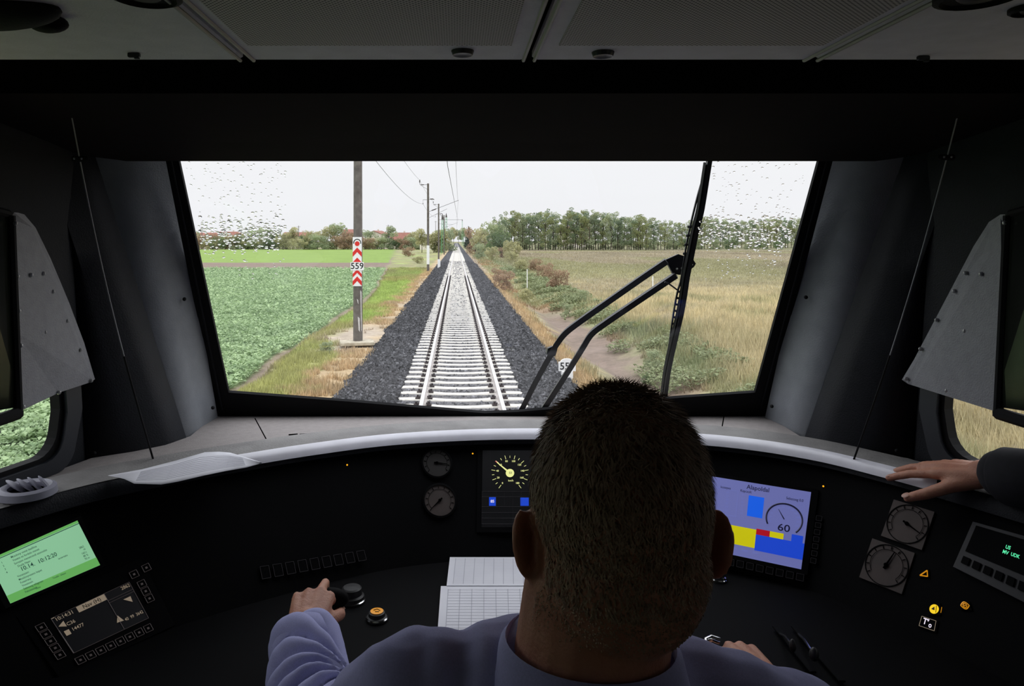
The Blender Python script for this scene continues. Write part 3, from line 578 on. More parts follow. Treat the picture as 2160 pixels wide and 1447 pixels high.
# ================================================================ CAB
mat('cab_black', (.012, .012, .013), (.009, .009, .010), rough=.75, spec=.2, bump=.15, bscale=400)
mat('blind_black', (.014, .012, .012), rough=.9, spec=.1)
mat('pillar_grey', srgb(140, 144, 150), srgb(130, 134, 140), rough=.6, spec=.3, bump=.15, bscale=300)
mat('side_dark', srgb(27, 29, 35), srgb(23, 25, 30), rough=.6, spec=.25, bump=.15, bscale=300)
mat('frame_rubber', (.006, .006, .007), rough=.7, spec=.15)
mat('window_trim', srgb(36, 40, 48), rough=.4, spec=.5)
mat('shelf_grey', srgb(158, 152, 150), srgb(148, 142, 140), scale=60, rough=.75, spec=.3, bump=.25, bscale=350)
mat('hood_grey', srgb(140, 138, 136), srgb(118, 116, 115), scale=14, rough=.7, bump=.3, bscale=200)
mat('edge_sheen', srgb(236, 235, 244), rough=.28, spec=.6)
mat('panel_black', (.0025, .0025, .003), rough=.7, spec=.06)
mat('desk_black', (.003, .003, .0035), rough=.7, spec=.06)
mat('ceiling_grey', srgb(232, 231, 238), srgb(222, 221, 228), scale=30, rough=.7, bump=.15, bscale=300)
mat('trim_light', srgb(176, 174, 172), rough=.5)
mat('cover_grey', srgb(152, 153, 158), srgb(142, 143, 148), scale=50, rough=.5, bump=.2, bscale=300)
mat('screw_silver', srgb(200, 200, 200), rough=.35, metal=.6)
mat('paper_white', srgb(236, 236, 242), srgb(226, 226, 234), scale=8, rough=.9)
mat('paper_print', srgb(196, 196, 206), rough=.9)
mat('vent_grey', srgb(150, 150, 164), rough=.5, spec=.4)
mat('hole_black', (.003, .003, .003), rough=1, spec=0)
mat('metal_chrome', (.75, .75, .76), rough=.15, metal=1)
mat('wire_grey', srgb(170, 172, 176), rough=.5)
mat('dial_face', srgb(74, 62, 58), srgb(60, 52, 48), rough=.7)
mat('dial_dim', srgb(34, 30, 28), rough=.7)
mat('button_dark', srgb(26, 25, 26), rough=.5)
mat('radio_grey', srgb(24, 24, 30), rough=.5)
mat('monitor_glass', (.008, .01, .007), rough=.15, spec=.25)
mat('floor_grey', (.02, .02, .02), rough=.8)
mat('wall_grey', (.008, .008, .009), rough=.8)
mat('seat_fabric', srgb(42, 46, 60), rough=.95)
def perf():
    m = bpy.data.materials.new('perforated_grey'); m.use_nodes = True; t = m.node_tree; b = t.nodes['Principled BSDF']; b.inputs['Roughness'].default_value = .7
    c = t.nodes.new('ShaderNodeTexCoord'); s = t.nodes.new('ShaderNodeSeparateXYZ'); t.links.new(c.outputs['Object'], s.inputs[0])
    def ma(op, a, b_=None):
        n = t.nodes.new('ShaderNodeMath'); n.operation = op
        for i, q in enumerate((a, b_)):
            if q is None: continue
            if isinstance(q, (int, float)): n.inputs[i].default_value = q
            else: t.links.new(q, n.inputs[i])
        return n.outputs[0]
    P = 1/.0062
    x, y = s.outputs[0], s.outputs[1]
    a = ma('MULTIPLY', ma('ADD', x, y), P*.7071*2**.5); d = ma('MULTIPLY', ma('SUBTRACT', x, y), P*.7071*2**.5)
    fx = ma('SUBTRACT', ma('FRACT', a), .5); fy = ma('SUBTRACT', ma('FRACT', d), .5)
    r = ma('ADD', ma('MULTIPLY', fx, fx), ma('MULTIPLY', fy, fy)); h = ma('LESS_THAN', r, .085)
    k = t.nodes.new('ShaderNodeMix'); k.data_type = 'RGBA'; t.links.new(h, k.inputs[0]); k.inputs[6].default_value = (*srgb(205, 202, 200), 1); k.inputs[7].default_value = (*srgb(50, 49, 48), 1)
    t.links.new(k.outputs[2], b.inputs['Base Color']); M['perforated_grey'] = m
perf()
def glassmat():
    m = bpy.data.materials.new('pane_glass'); m.use_nodes = True; t = m.node_tree; t.nodes.clear()
    o = t.nodes.new('ShaderNodeOutputMaterial'); a = t.nodes.new('ShaderNodeBsdfTransparent'); a.inputs[0].default_value = (.985, .99, .99, 1); g = t.nodes.new('ShaderNodeBsdfGlossy'); g.inputs['Roughness'].default_value = .02
    x = t.nodes.new('ShaderNodeMixShader'); x.inputs[0].default_value = .03
    t.links.new(a.outputs[0], x.inputs[1]); t.links.new(g.outputs[0], x.inputs[2]); t.links.new(x.outputs[0], o.inputs[0]); M['pane_glass'] = m
    m = bpy.data.materials.new('water_drop'); m.use_nodes = True; t = m.node_tree; t.nodes.clear()
    o = t.nodes.new('ShaderNodeOutputMaterial'); g = t.nodes.new('ShaderNodeBsdfGlass'); g.inputs['IOR'].default_value = 1.33; g.inputs['Roughness'].default_value = 0; t.links.new(g.outputs[0], o.inputs[0]); M['water_drop'] = m
glassmat()
def zc(z): return CZ+z                                  # heights below are relative to the eye
def wsY(z): return 1.75+(0.194-z)*0.54                 # windscreen plane
def WS(px, py, off=0):
    k = (py-VY)/F; Y = (1.75+off+.194*.54)/(1-.54*k); n = Vector((0, .54, 1)).normalized()  # outward-ish handled by off along +Y
    return W3(px, py, Y)
def X_(u): return XC+u
# ---- shell: floor, rear, ceiling
ZF = -1.62; ZT = .25
b = MB(); b.box((XC, .55, zc(ZF)-.03), (3.1, 3.3, .06)); tag(b.build('floor', 'floor_grey'), kind='structure')
b = MB(); b.box((XC, -1.03, zc(-.66)), (3.1, .06, 2.0)); tag(b.build('wall_rear', 'wall_grey'), kind='structure')
ce = thing('ceiling', None, None, (XC, 0, zc(ZT))); tag(ce, kind='structure')
b = MB(); b.box((XC, .35, zc(ZT)+.05), (3.1, 2.8, .06)); b.build('ceiling_board', 'hole_black', ce)
def slab(u0, u1, y0=.3, y1=1.02): m = MB(); m.box((X_((u0+u1)/2), (y0+y1)/2, zc(ZT)+.008), (u1-u0, y1-y0, .016), bev=.004); return m
for u0, u1 in ((-1.5, -.3945), (-.3845, -.004), (.004, .3845), (.3945, 1.5)): slab(u0, u1).build('ceiling_panel', 'ceiling_grey', ce)
slab(-1.5, 1.5, -1.0, .296).build('ceiling_panel', 'wall_grey', ce, label='unseen rear ceiling panel, darkened to cut bounced light')  # unseen rear ceiling, made dark to cut bounce onto the driver's back
for u0, u1 in ((-.365, -.03), (.03, .365)):
    m = MB(); m.box((X_((u0+u1)/2), .63, zc(ZT)-.0012), (u1-u0, .61, .0024)); m.build('perforated_insert', 'perforated_grey', ce)
for u in (-.3985, -.380, -.0075, .0075, .380, .3985):
    m = MB(); m.tube([(X_(u), .3, zc(ZT)-.001), (X_(u), 1.018, zc(ZT)-.001)], .0026, 6); m.build('seam_bead', 'trim_light', ce)
for x, y in ((.008, .969), (.194, .976)):
    m = MB(); m.lathe([(0, -.004), (.008, -.004), (.013, -.006), (.015, -.001), (.015, .001)], (x, y, zc(ZT)), n=20); m.build('panel_lock', 'window_trim', ce, smooth=True, label='dark round panel lock')
for x, y in ((-.429, .98), (.631, .996)):
    m = MB(); m.box((x, y, zc(ZT)-.003), (.016, .006, .006), bev=.001); m.box((x+.004, y, zc(ZT)-.006), (.006, .004, .004)); m.build('panel_clip', 'window_trim', ce)
for i, (x, y, rr, lab) in enumerate(((-.315, .745, .036, 'dark recessed ceiling spot beside the left ceiling seam'), (.53, .748, .04, 'dark recessed ceiling spot at the top edge, right of the right seam'), (.615, .79, .02, 'small dark round ceiling spot at the far right of the ceiling'))):
    t = thing('ceiling_spot', lab, 'ceiling spot', (x, y, zc(ZT)), 'ceiling spots')
    m = MB(); m.lathe([(rr, .0), (rr, -.004), (rr*.85, -.006), (rr*.8, -.002), (0, -.001)], (x, y, zc(ZT)), n=28); m.build('spot_ring', 'cab_black', t, smooth=True)
    m = MB(); m.lathe([(rr*.5, -.0015), (rr*.4, -.005), (0, -.006)], (x, y, zc(ZT)), n=20); m.build('spot_lens', 'button_dark', t, smooth=True)
t = thing('reading_lamp', 'black swivelling oval lamp on the ceiling, upper left corner', 'lamp', (-.48, .79, zc(ZT)))
m = MB(); m.ell((-.50, .795, zc(ZT)-.004), (.078, .030, .018), Matrix.Rotation(-.12, 3, 'Z'), 28, 12); m.build('lamp_housing', 'cab_black', t, smooth=True)
m = MB(); m.ell((-.455, .822, zc(ZT)-.008), (.022, .013, .010)); m.build('lamp_head', 'cab_black', t, smooth=True)
# ---- header above the windscreen and rolled sun blind
m = MB(); rows = []
for (y, z) in ((1.02, ZT+.016), (1.06, ZT+.03), (1.35, ZT+.03), (1.62, .225), (1.735, .197)):
    rows.append([(X_(u), y, zc(z)) for u in (-1.5, -1, -.5, 0, .5, 1, 1.5)])
m.grid(rows); tag(m.build('wall_front', 'blind_black', solid=.02), kind='structure')
t = thing('sun_blind', 'black rolled sun blind along the top edge of the windscreen', 'sun blind', (XC, 1.70, zc(.2)))
m = MB(); m.tube([(X_(-.80), 1.725, zc(.207)), (X_(.80), 1.725, zc(.207))], .0115, 14); m.build('blind_roll', 'blind_black', t, smooth=True)
m = MB(); m.tube([(X_(-.80), 1.722, zc(.1965)), (X_(.80), 1.722, zc(.1965))], .004, 8); m.build('blind_rod', 'side_dark', t, smooth=True)
for (pts, lab) in (((930, 1070, 141), 'low dark curved recess in the header, left of the middle'), ((1200, 1290, 148), 'low dark curved recess in the header, right of the middle')):
    a_, c_, py = pts; m = MB(); q = []
    for i in range(13): f_ = i/12; x_ = a_+(c_-a_)*f_; q.append((W3(x_, py, 1.11).x, 1.08+.03*math.sin(f_*math.pi), zc(ZT)+.028))
    m.tube(q, .0016, 6); tag(m.build('lock_reflection', 'side_dark'), lab, 'reflection', 'header reflections')  # thin arcs modelled as the ceiling locks' mirror image in the header
# ---- windscreen
inner = [(377, 338), (1727, 340), (1593, 828), (1439, 838.6), (1091, 868.8), (1022, 871.5), (736, 847), (482, 828)]
outer = [(347, 326), (1760, 326), (1612, 892), (1439, 896), (1091, 898), (1022, 898), (736, 894), (460, 892)]
wi = [WS(*p) for p in inner]; wo = [WS(*p) for p in outer]
w1 = thing('window_1', None, None, (XC, 1.95, zc(-.15))); tag(w1, kind='structure')
nW = (wi[1]-wi[0]).cross(wi[6]-wi[0]).normalized(); nW = nW if nW.y > 0 else -nW
m = MB(); m.ring(wo, wi, nW*.010); m.build('window_frame', 'frame_rubber', w1)
m = MB(); wg = [WS(*p)+nW*.008 for p in outer]; m.prism(wg, nW*.004); m.build('window_pane', 'pane_glass', w1)
m = MB()
for s_ in ((0, 7), (1, 2)):
    a_, c_ = [wo[i]*.55+wi[i]*.45-nW*.002 for i in s_]; m.tube([a_, c_], .0025, 6)
m.build('seal_bead', 'side_dark', w1)
# outside skin below and above the windscreen keeps light out
def sheet(name, pts, mt, kind='structure', parent=None):
    m = MB(); m.add(pts, [tuple(range(len(pts)))]); o = m.build(name, mt, parent); 
    if kind and not parent: tag(o, kind=kind)
    return o
# ---- side walls
BOT = [(.80, 2.15), (.79, 2.135), (.795, 2.03), (.79, 1.91), (.815, 1.84), (.87, 1.785), (.96, 1.72)]
TOP = [(.81, 1.765), (.795, 1.755), (.87, 1.715), (.955, 1.69), (1.0, 1.66), (1.02, 1.62), (.985, 1.66)]
zb, zt_ = -.56, .275
def loft(s, i0, i1, n=14):
    rows = []
    for j in range(n+1):
        t_ = j/n; r_ = []
        for i in range(i0, i1+1):
            u_ = BOT[i][0]*(1-t_)+TOP[i][0]*t_; y_ = BOT[i][1]*(1-t_)+TOP[i][1]*t_
            r_.append((X_(s*u_), y_, zc(zb+(zt_-zb)*t_)))
        rows.append(r_ if s > 0 else r_[::-1])
    return rows
dirv = Vector((.2897, -.957))
def SW(s, k, z, off=0):                                # side wall plane: k metres back from its front end, off = towards the cab centre
    u = .96+dirv.x*k-off*.957; y = 1.72+dirv.y*k-off*.2897
    return Vector((X_(s*u), y, zc(z)))
for s, nm, dn in ((-1, 'wall_left', 2), (1, 'wall_right', 3)):
    w = thing(nm, None, None, (X_(s*1.0), 1.7, zc(zb))); tag(w, kind='structure')
    m = MB(); m.grid(loft(s, 0, 3)); m.build('pillar_face', 'pillar_grey', w, smooth=True, solid=.012)
    m = MB(); m.grid(loft(s, 3, 6)); m.build('side_panel', 'side_dark', w, smooth=True, solid=.012)
    out_ = [(0, ZF), (2.84, ZF), (2.84, .3), (0, .3)]
    kz = [(.50, -.475), (.18, -.475)]+[(.15-.055*math.sin(a_), -.42-.055*math.cos(a_)) for a_ in np.linspace(.1, 1.45, 6)]+[(.088, -.38), (.092, -.33), (.12, -.22), (.20, -.06), (.30, .03), (.42, .07), (.93, .07), (1.0, .01), (1.0, -.43), (.96, -.475)]
    P3 = lambda kz_, off=0: [SW(s, a_, b_, off) for a_, b_ in kz_]
    m = MB(); nrm = (SW(s, 0, 0, -1)-SW(s, 0, 0, 0)); m.ring(P3(out_), P3(kz), nrm*.02); m.build('wall_panel', 'side_dark', w)
    cx, cz_ = .55, -.2
    big = [(a_+(.045 if a_ > cx else -.042), b_+(.0)) if abs(b_-cz_) < .2 else (a_+(.02 if a_ > cx else -.03), b_+(.035 if b_ > cz_ else -.03)) for a_, b_ in kz]
    wd = thing('window_%d' % dn, None, None, SW(s, .6, -.475)); tag(wd, kind='structure')
    m = MB(); m.ring(P3(big, .028), P3(kz, .028), nrm*.030); m.build('window_frame', 'window_trim', wd)
    sm_ = [(a_+(-.012 if a_ > cx else .012), b_+(-.012 if b_ > cz_ else .010)) for a_, b_ in kz]
    m = MB(); m.ring(P3(kz, .018), P3(sm_, .018), nrm*.025); m.build('window_seal', 'frame_rubber', wd)
    m = MB(); m.prism(P3(kz, -.02), nrm*.004); m.build('window_pane', 'pane_glass', wd)
    # screws on the pillar
    for px, py, Y in (((389, 631, 1.9), (449, 860, 2.03), (199, 956, 1.72)) if s < 0 else ((1700, 627, 1.9), (1628, 857, 2.03), (1892, 951, 1.72))):
        p = W3(px, py, Y); m = MB(); m.ell(p, (.005, .005, .005), nu=10, nv=6); m.build('panel_screw', 'cab_black', w, smooth=True)
    # cable of the sun blind
    A = W3(325, 980, 1.68) if s < 0 else W3(1800, 968, 1.69); Bp = W3(150, 240, 1.47) if s < 0 else W3(2022, 236, 1.47)
    A.z = zc(-.505); mid = A.lerp(Bp, .6)
    t = thing('blind_cable', ('thin taut blind guide cable in front of the left dark side panel' if s < 0 else 'thin taut blind guide cable in front of the right dark side panel'), 'cable', A, 'sun blind guide cables')
    m = MB(); pts = [A.lerp(Bp, i/12)+Vector((s*.012*math.sin(math.pi*i/12), 0, 0)) for i in range(13)]; m.tube(pts[4:], .0013, 8); m.build('cable_wire', 'wire_grey', t, smooth=True)
    m = MB(); m.tube(pts[:5], .0022, 8); m.build('cable_dim_run', 'cab_black', t, smooth=True, label='lower run of the wire, dimmer tone painted black')  # same wire; its dimmer lower run is put into the colour
    q = A.lerp(Bp, .885)+Vector((s*.004, 0, 0)); m = MB(); m.box(q, (.034, .008, .012), bev=.003); cl = m.build('cable_clip', 'cab_black', t)
    for d in (-.009, .006): m = MB(); m.ell(q+Vector((d, -.005, 0)), (.0022, .0022, .0022), nu=8, nv=6); m.build('clip_screw', 'screw_silver', cl, smooth=True)
    # side monitor with its screwed cover plate
    if s < 0: PX = [(44, 452), (68, 480), (100, 545), (140, 640), (172, 725), (195, 802), (186, 808), (122, 829), (40, 868), (33, 700), (26, 560), (22, 460), (30, 448)]
    else: PX = [(2120, 452), (2095, 468), (2062, 520), (2020, 600), (1975, 685), (1935, 760), (1909, 803), (1922, 812), (2000, 835), (2103, 869), (2112, 700), (2122, 560), (2127, 470)]
    def PY(px):                                         # the plate leans back towards the wall
        f_ = (px-30)/165 if s < 0 else (2122-px)/213
        return 1.44+.26*max(0, min(1.05, f_))
    pr = [W3(a_, b_, PY(a_)) for a_, b_ in PX]
    t = thing('side_monitor', ('black side monitor with a screwed grey quarter-round cover plate, left' if s < 0 else 'black side monitor with a screwed grey quarter-round cover plate, right'), 'monitor', pr[6].copy(), 'side monitors')
    m = MB(); m.prism(pr, (0, .012, 0)); cp = m.build('cover_plate', 'cover_grey', t)
    SC = ([(25, 471), (29, 583), (65, 580), (91, 577), (111, 615), (32, 656), (94, 701), (141, 677), (36, 729), (169, 738), (192, 803), (124, 828), (41, 858)] if s < 0 else [(2120, 470), (2037, 576), (2070, 578), (2116, 581), (2013, 614), (2112, 655), (1976, 675), (2036, 698), (2108, 727), (1942, 736), (1912, 799), (1998, 824), (2102, 855)])
    for a_, b_ in SC:
        a_ = a_+ (7 if s < 0 and a_ < 60 else 0); m = MB(); c0 = W3(a_, b_, PY(a_)-.005); m.lathe([(.0045, .0015), (.0045, -.001), (.003, -.0025), (.0016, -.0025), (.0012, -.001), (0, -.001)], c0, (0, 1, 0), 12); m.build('cover_screw', 'screw_silver', cp, smooth=True)
    e0 = W3(22, 455, 1.44) if s < 0 else W3(2127, 455, 1.44); e1 = W3(38, 872, 1.44) if s < 0 else W3(2106, 872, 1.44)
    m = MB(); d_ = Vector((s*.0, -.012, 0)); m.tube([e0, e1], .009, 8); m.tube([e0+Vector((s*.003, -.004, .004)), W3(*((-60, 430) if s < 0 else (2215, 430)), 1.3)], .008, 8); m.tube([e1, W3(*((-60, 905) if s < 0 else (2215, 905)), 1.3)], .012, 8); m.build('monitor_bezel', 'frame_rubber', t, smooth=True)
    q0, q1 = e0+Vector((s*.006, -.004, 0)), e1+Vector((s*.006, -.004, .012)); r0 = W3(*((-90, 445) if s < 0 else (2250, 445)), 1.25); r1 = W3(*((-90, 880) if s < 0 else (2250, 880)), 1.25)
    m = MB(); m.prism([q0, r0, r1, q1], (0, .025, 0)); m.build('screen', 'monitor_glass', t)
# front wall below the shelf (hidden) and roof over header are closed by dark boards
m = MB(); m.box((XC, 2.2, zc(-1.1)), (2.2, .05, 1.1)); m.build('wall_front', 'wall_grey'); tag(bpy.data.objects['wall_front.001'], kind='structure')
for s in (-1, 1):
    m = MB(); m.prism([SW(s, 0, ZF), (X_(s*.80), 2.2, zc(ZF)), (X_(s*.80), 2.2, zc(-.5)), SW(s, 0, -.5)], (0, .02, 0)); tag(m.build('wall_front', 'wall_grey'), kind='structure')
# ================================================================ DRIVER'S DESK
ZS = -.51
EDGE = [(-1.18, .45), (-1.14, .8), (-1.02, 1.08), (-.93, 1.26), (-.851, 1.373), (-.745, 1.518), (-.596, 1.644), (-.466, 1.734), (-.36, 1.80), (-.198, 1.881), (-.02, 1.928), (.17, 1.947), (.42, 1.937), (.673, 1.878), (.841, 1.773), (.945, 1.637), (1.04, 1.47), (1.12, 1.30), (1.22, 1.05), (1.3, .8), (1.34, .45)]
def smooth_line(p, n=5):
    o = []; p = [Vector(q) for q in p]
    for i in range(len(p)-1):
        a_, b_, c_, d_ = p[max(i-1, 0)], p[i], p[i+1], p[min(i+2, len(p)-1)]
        for k in range(n):
            t_ = k/n; o.append(.5*((2*b_)+(c_-a_)*t_+(2*a_-5*b_+4*c_-d_)*t_*t_+(3*b_-a_-3*c_+d_)*t_**3))
    o.append(p[-1]); return o
ED = smooth_line(EDGE); FOC = Vector((.18, .45))
def ofs(p, d, z): q = p+(FOC-p).normalized()*d; return Vector((q.x, q.y, zc(z)))
desk = thing('driver_desk', 'wide curved driver desk with a grey shelf top and black panels', 'driver desk', (XC, 1.6, zc(ZF)))
# shelf plate: from the edge back to windscreen foot and side walls
front = [ofs(p, -.02, ZS) for p in ED]
back = [(-1.22, .45), (-1.15, .8), (-1.06, 1.2)]
bk = [Vector((X_(-s_*0), 0)) for s_ in ()]
Lb = [SW(-1, 1.3, 0, .01), SW(-1, .9, 0, .01), SW(-1, .5, 0, .01), SW(-1, .2, 0, .01), SW(-1, .0, 0, .01)]+[Vector((X_(-u), y, 0)) for u, y in BOT[::-1]][1:]
Rb = [Vector((2*XC-p.x, p.y, 0)) for p in Lb[::-1]]
bl = [Vector((p.x, p.y, zc(ZS))) for p in Lb+Rb]
def loopface(m, a, c):
    poly = a+c[::-1]; tri = tessellate_polygon([poly]); m.add(poly, [tuple(t_) for t_ in tri])
m = MB(); loopface(m, front, bl); m.build('shelf', 'shelf_grey', desk, solid=.008)
# raised hood band; window sheen is painted pale on its front edge
H0 = 0; i0 = 18; i1 = len(ED)-1-14
prof = [(-.115, ZS), (-.11, ZS+.010), (-.10, ZS+.014), (-.02, ZS+.013), (-.002, ZS+.010)]
m = MB(); m.grid([[ofs(p, d, z) for p in ED] for d, z in prof]); m.build('hood', 'hood_grey', desk, smooth=True)
mid = [p for i, p in enumerate(ED) if 28 <= i <= len(ED)-1-22]
m = MB(); m.grid([[ofs(p, d, z) for p in mid] for d, z in ((-.008, ZS+.0125), (.004, ZS+.0085), (.013, ZS+.001), (.018, ZS-.010))]); m.build('edge_strip', 'edge_sheen', desk, smooth=True, label='smooth front edge strip, window sheen painted as bright grey')
m = MB(); m.grid([[ofs(p, d, z) for p in ED] for d, z in ((-.003, ZS+.009), (.003, ZS+.004), (.010, ZS-.006), (.014, ZS-.022), (-.01, ZS-.03), (-.012, ZS-.035))]); m.build('edge_lip', 'side_dark', desk, smooth=True)
PT, PB = ZS-.028, -.765
pan = [[ofs(p, d, z) for p in ED] for d, z in ((.0, PT), (.17, PB))]
m = MB(); m.grid(pan); m.build('instrument_panel', 'panel_black', desk, smooth=True)
BV = BVHTree.FromPolygons([tuple(v) for v in m.v], m.f)
DK = [[ofs(p, d, z) for p in ED] for d, z in ((.17, PB), (.60, PB-.002), (.61, PB-.02), (.59, PB-.035))]
m = MB(); m.grid(DK); m.build('desk_surface', 'desk_black', desk, smooth=True)
m = MB(); m.grid([[ofs(p, d, z) for p in ED] for d, z in ((.59, PB-.035), (.34, -.84), (.30, -1.0), (.25, ZF))]); m.build('desk_front', 'desk_black', desk)
# seams and slots in the shelf
for a_, c_ in (((538, 885), (566, 937)), ((1527, 880), (1520, 922))):
    m = MB(); p, q = onz(*a_, zc(ZS)+.001), onz(*c_, zc(ZS)+.001); m.tube([p+Vector((0, 0, .003)), q+Vector((0, 0, .003))], .0016, 6); m.build('shelf_seam', 'hole_black', desk)
for x0, x1, y in ((597, 615, 923), (609, 628, 918), (618, 638, 921), (632, 655, 917), (612, 624, 926), (640, 660, 922)):
    m = MB(); p, q = onz(x0, y, zc(ZS)+.004), onz(x1, y-1.5, zc(ZS)+.004); m.tube([p, q], .0028, 6, flat=1); m.build('vent_slot', 'hole_black', desk)
# round air vent
c0 = onz(57, 1042, zc(ZS)+.014); c0.z -= .0; t = thing('air_vent', 'grey oval swivelling air vent on the far left of the shelf', 'air vent', c0)
m = MB(); m.lathe([(.030, .0), (.034, .013), (.044, .017), (.052, .013), (.054, 0)], c0, n=36, sx=1, xdir=(.8, .6, 0)); m.build('vent_ring', 'vent_grey', t, smooth=True)
m = MB(); m.lathe([(.035, .006), (.0, .004)], c0, n=24); m.build('vent_hole', 'hole_black', t)
for i in range(4):
    m = MB(); q = c0+Vector((-.022+.017*i, .002+.004*i, .014)); R_ = Matrix.Rotation(math.radians(38), 3, 'Z') @ Matrix.Rotation(math.radians(-52+i*6), 3, 'Y')
    m.ell(q, (.004, .028-.002*i, .023), R_, 14, 8); m.build('vent_blade', 'vent_grey', t, smooth=True)
# loose paper lying over the hood
def paper():
    t = thing('paper_sheet', 'loose white paper sheet with curled ends lying across the hood edge', 'paper', onz(380, 990, zc(ZS)+.02))
    top_ = [(228, 1003), (300, 990), (370, 972), (432, 954), (462, 953), (486, 955), (510, 962), (553, 976)]
    bot_ = [(262, 1010), (283, 1020), (340, 1022), (375, 1016), (430, 1003), (474, 994), (520, 986), (552, 977)]
    m = MB(); rows = []
    for j in range(7):
        t_ = j/6; r_ = []
        for a_, c_ in zip(top_, bot_):
            px, py = a_[0]+(c_[0]-a_[0])*t_, a_[1]+(c_[1]-a_[1])*t_; r_.append(onz(px, py, zc(ZS)+.022-.004*t_+.003*math.sin(px*.05)))
        rows.append(r_)
    m.grid(rows); m.build('sheet', 'paper_white', t, smooth=True, solid=.0006)
    m = MB()
    for k in range(9):
        t_ = .18+k*.075; r_ = []
        for i in range(1, 7):
            a_, c_ = top_[i], bot_[i]; px, py = a_[0]+(c_[0]-a_[0])*t_, a_[1]+(c_[1]-a_[1])*t_; r_.append(onz(px, py, zc(ZS)+.0232-.004*t_+.003*math.sin(px*.05)))
        m.tube(r_, .0004, 4)
    m.build('print_lines', 'paper_print', t, label='faint printed table lines')
paper()
# ---- instruments in the panel
def hit(px, py, z=None):
    if z is not None: return onz(px, py, z), Vector((0, 0, 1))
    d = Vector(((px-VX)/F, 1, -(py-VY)/F)).normalized(); l_, n, i, dd = BV.ray_cast(Vector((0, 0, CZ)), d)
    if l_ is None: q = onz(px, py, zc(PB)); return q, Vector((0, 0, 1))
    if n.dot(d) > 0: n = -n
    return l_, n
class Face:                                             # a flat rectangle lying in the panel; u,v in 0..1 (v down)
    def __init__(s, corners, lift=.004, z=None, n=None):
        cx = sum(c[0] for c in corners)/4; cy_ = sum(c[1] for c in corners)/4
        P, N_ = hit(cx, cy_, z); s.n = Vector(n).normalized() if n else N_; s.P = P; s.lift(corners, lift, z); s.c = [s.pp(*q) for q in corners]; s.o = s.P
    def lift(s, corners, lift, z):
        mx_ = 0
        if z is None:
            for i in range(5):
                for j in range(5):
                    u, v = i/4, j/4; q = [corners[k][0]*w_ for k, w_ in enumerate(((1-u)*(1-v), u*(1-v), u*v, (1-u)*v))]; q2 = [corners[k][1]*w_ for k, w_ in enumerate(((1-u)*(1-v), u*(1-v), u*v, (1-u)*v))]
                    h_, n_ = hit(sum(q), sum(q2)); mx_ = max(mx_, (h_-s.P).dot(s.n))
        s.P = s.P+s.n*(mx_+lift)
    def pp(s, px, py):
        d = Vector(((px-VX)/F, 1, -(py-VY)/F)); o = Vector((0, 0, CZ)); t_ = (s.P-o).dot(s.n)/d.dot(s.n); return o+d*t_
    def at(s, u, v, l=0):
        a, b_, c_, d_ = s.c; return a*(1-u)*(1-v)+b_*u*(1-v)+c_*u*v+d_*(1-u)*v+s.n*l
    def rect(s, u0, v0, u1, v1, l=.0006, m=None): m = m or MB(); return m.add([s.at(u0, v0, l), s.at(u1, v0, l), s.at(u1, v1, l), s.at(u0, v1, l)], [(0, 1, 2, 3)])
    def poly(s, pts, l=.0008): return MB().add([s.at(u, v, l) for u, v in pts], [tuple(range(len(pts)))])
    def text(s, str_, u, v, h, l=.001, align='C', bold=.008, asp=1.0, m=None):
        vs, f_ = text_mesh(str_, 1, bold); m = m or MB(); xs = [q[0] for q in vs] or [0]; sh = {'C': 0, 'L': -min(xs), 'R': -max(xs)}[align]
        return m.add([s.at(u+(q[0]+sh)*h*asp, v-q[1]*h, l) for q in vs], f_)
    def slab(s, g=.03, th=.004, g2=None):
        g2 = g if g2 is None else g2
        q = [s.at(-g, -g2, -.0003), s.at(1+g, -g2, -.0003), s.at(1+g, 1+g2, -.0003), s.at(-g, 1+g2, -.0003)]; return MB().prism(q, -s.n*th)
    def outline(s, u0, v0, u1, v1, r=.0005, l=.001, m=None):
        m = m or MB(); q = [s.at(*p, l) for p in ((u0, v0), (u1, v0), (u1, v1), (u0, v1), (u0, v0))]
        for i in range(4): m.tube([q[i], q[i+1]], r, 4)
        return m
glow('lcd_green', srgb(150, 212, 166), .72); glow('lcd_green2', srgb(108, 186, 96), .72); glow('lcd_ink', (.015, .07, .05), .6)
glow('lcd_dim', srgb(205, 185, 160), .3); glow('lcd_dim2', srgb(110, 100, 100), .2); glow('lcd_bg', (.002, .002, .003), .5); glow('cyan_dim', srgb(120, 170, 190), .4)
glow('scr_lav', srgb(124, 130, 200), .55); glow('scr_lav2', srgb(100, 108, 170), 1.0); glow('scr_yel', srgb(226, 218, 10), .62); glow('scr_blue', srgb(24, 100, 240), .72); glow('scr_blue2', srgb(30, 74, 214), .72); glow('scr_red', srgb(180, 14, 36), .72); glow('scr_ink', (.006, .006, .03), .6)
glow('dial_yel', srgb(226, 228, 150), 1.0); glow('needle_tip', srgb(225, 120, 120), .9); glow('grid_dim', srgb(52, 50, 54), .6); glow('lamp_amber', srgb(255, 176, 30), 1.1); glow('lamp_yel', srgb(240, 200, 20), 1.0); glow('lamp_white', srgb(235, 225, 240), 1.0); glow('lamp_green', srgb(90, 235, 170), 1.0); glow('lamp_ambdim', srgb(190, 125, 20), 1.0)
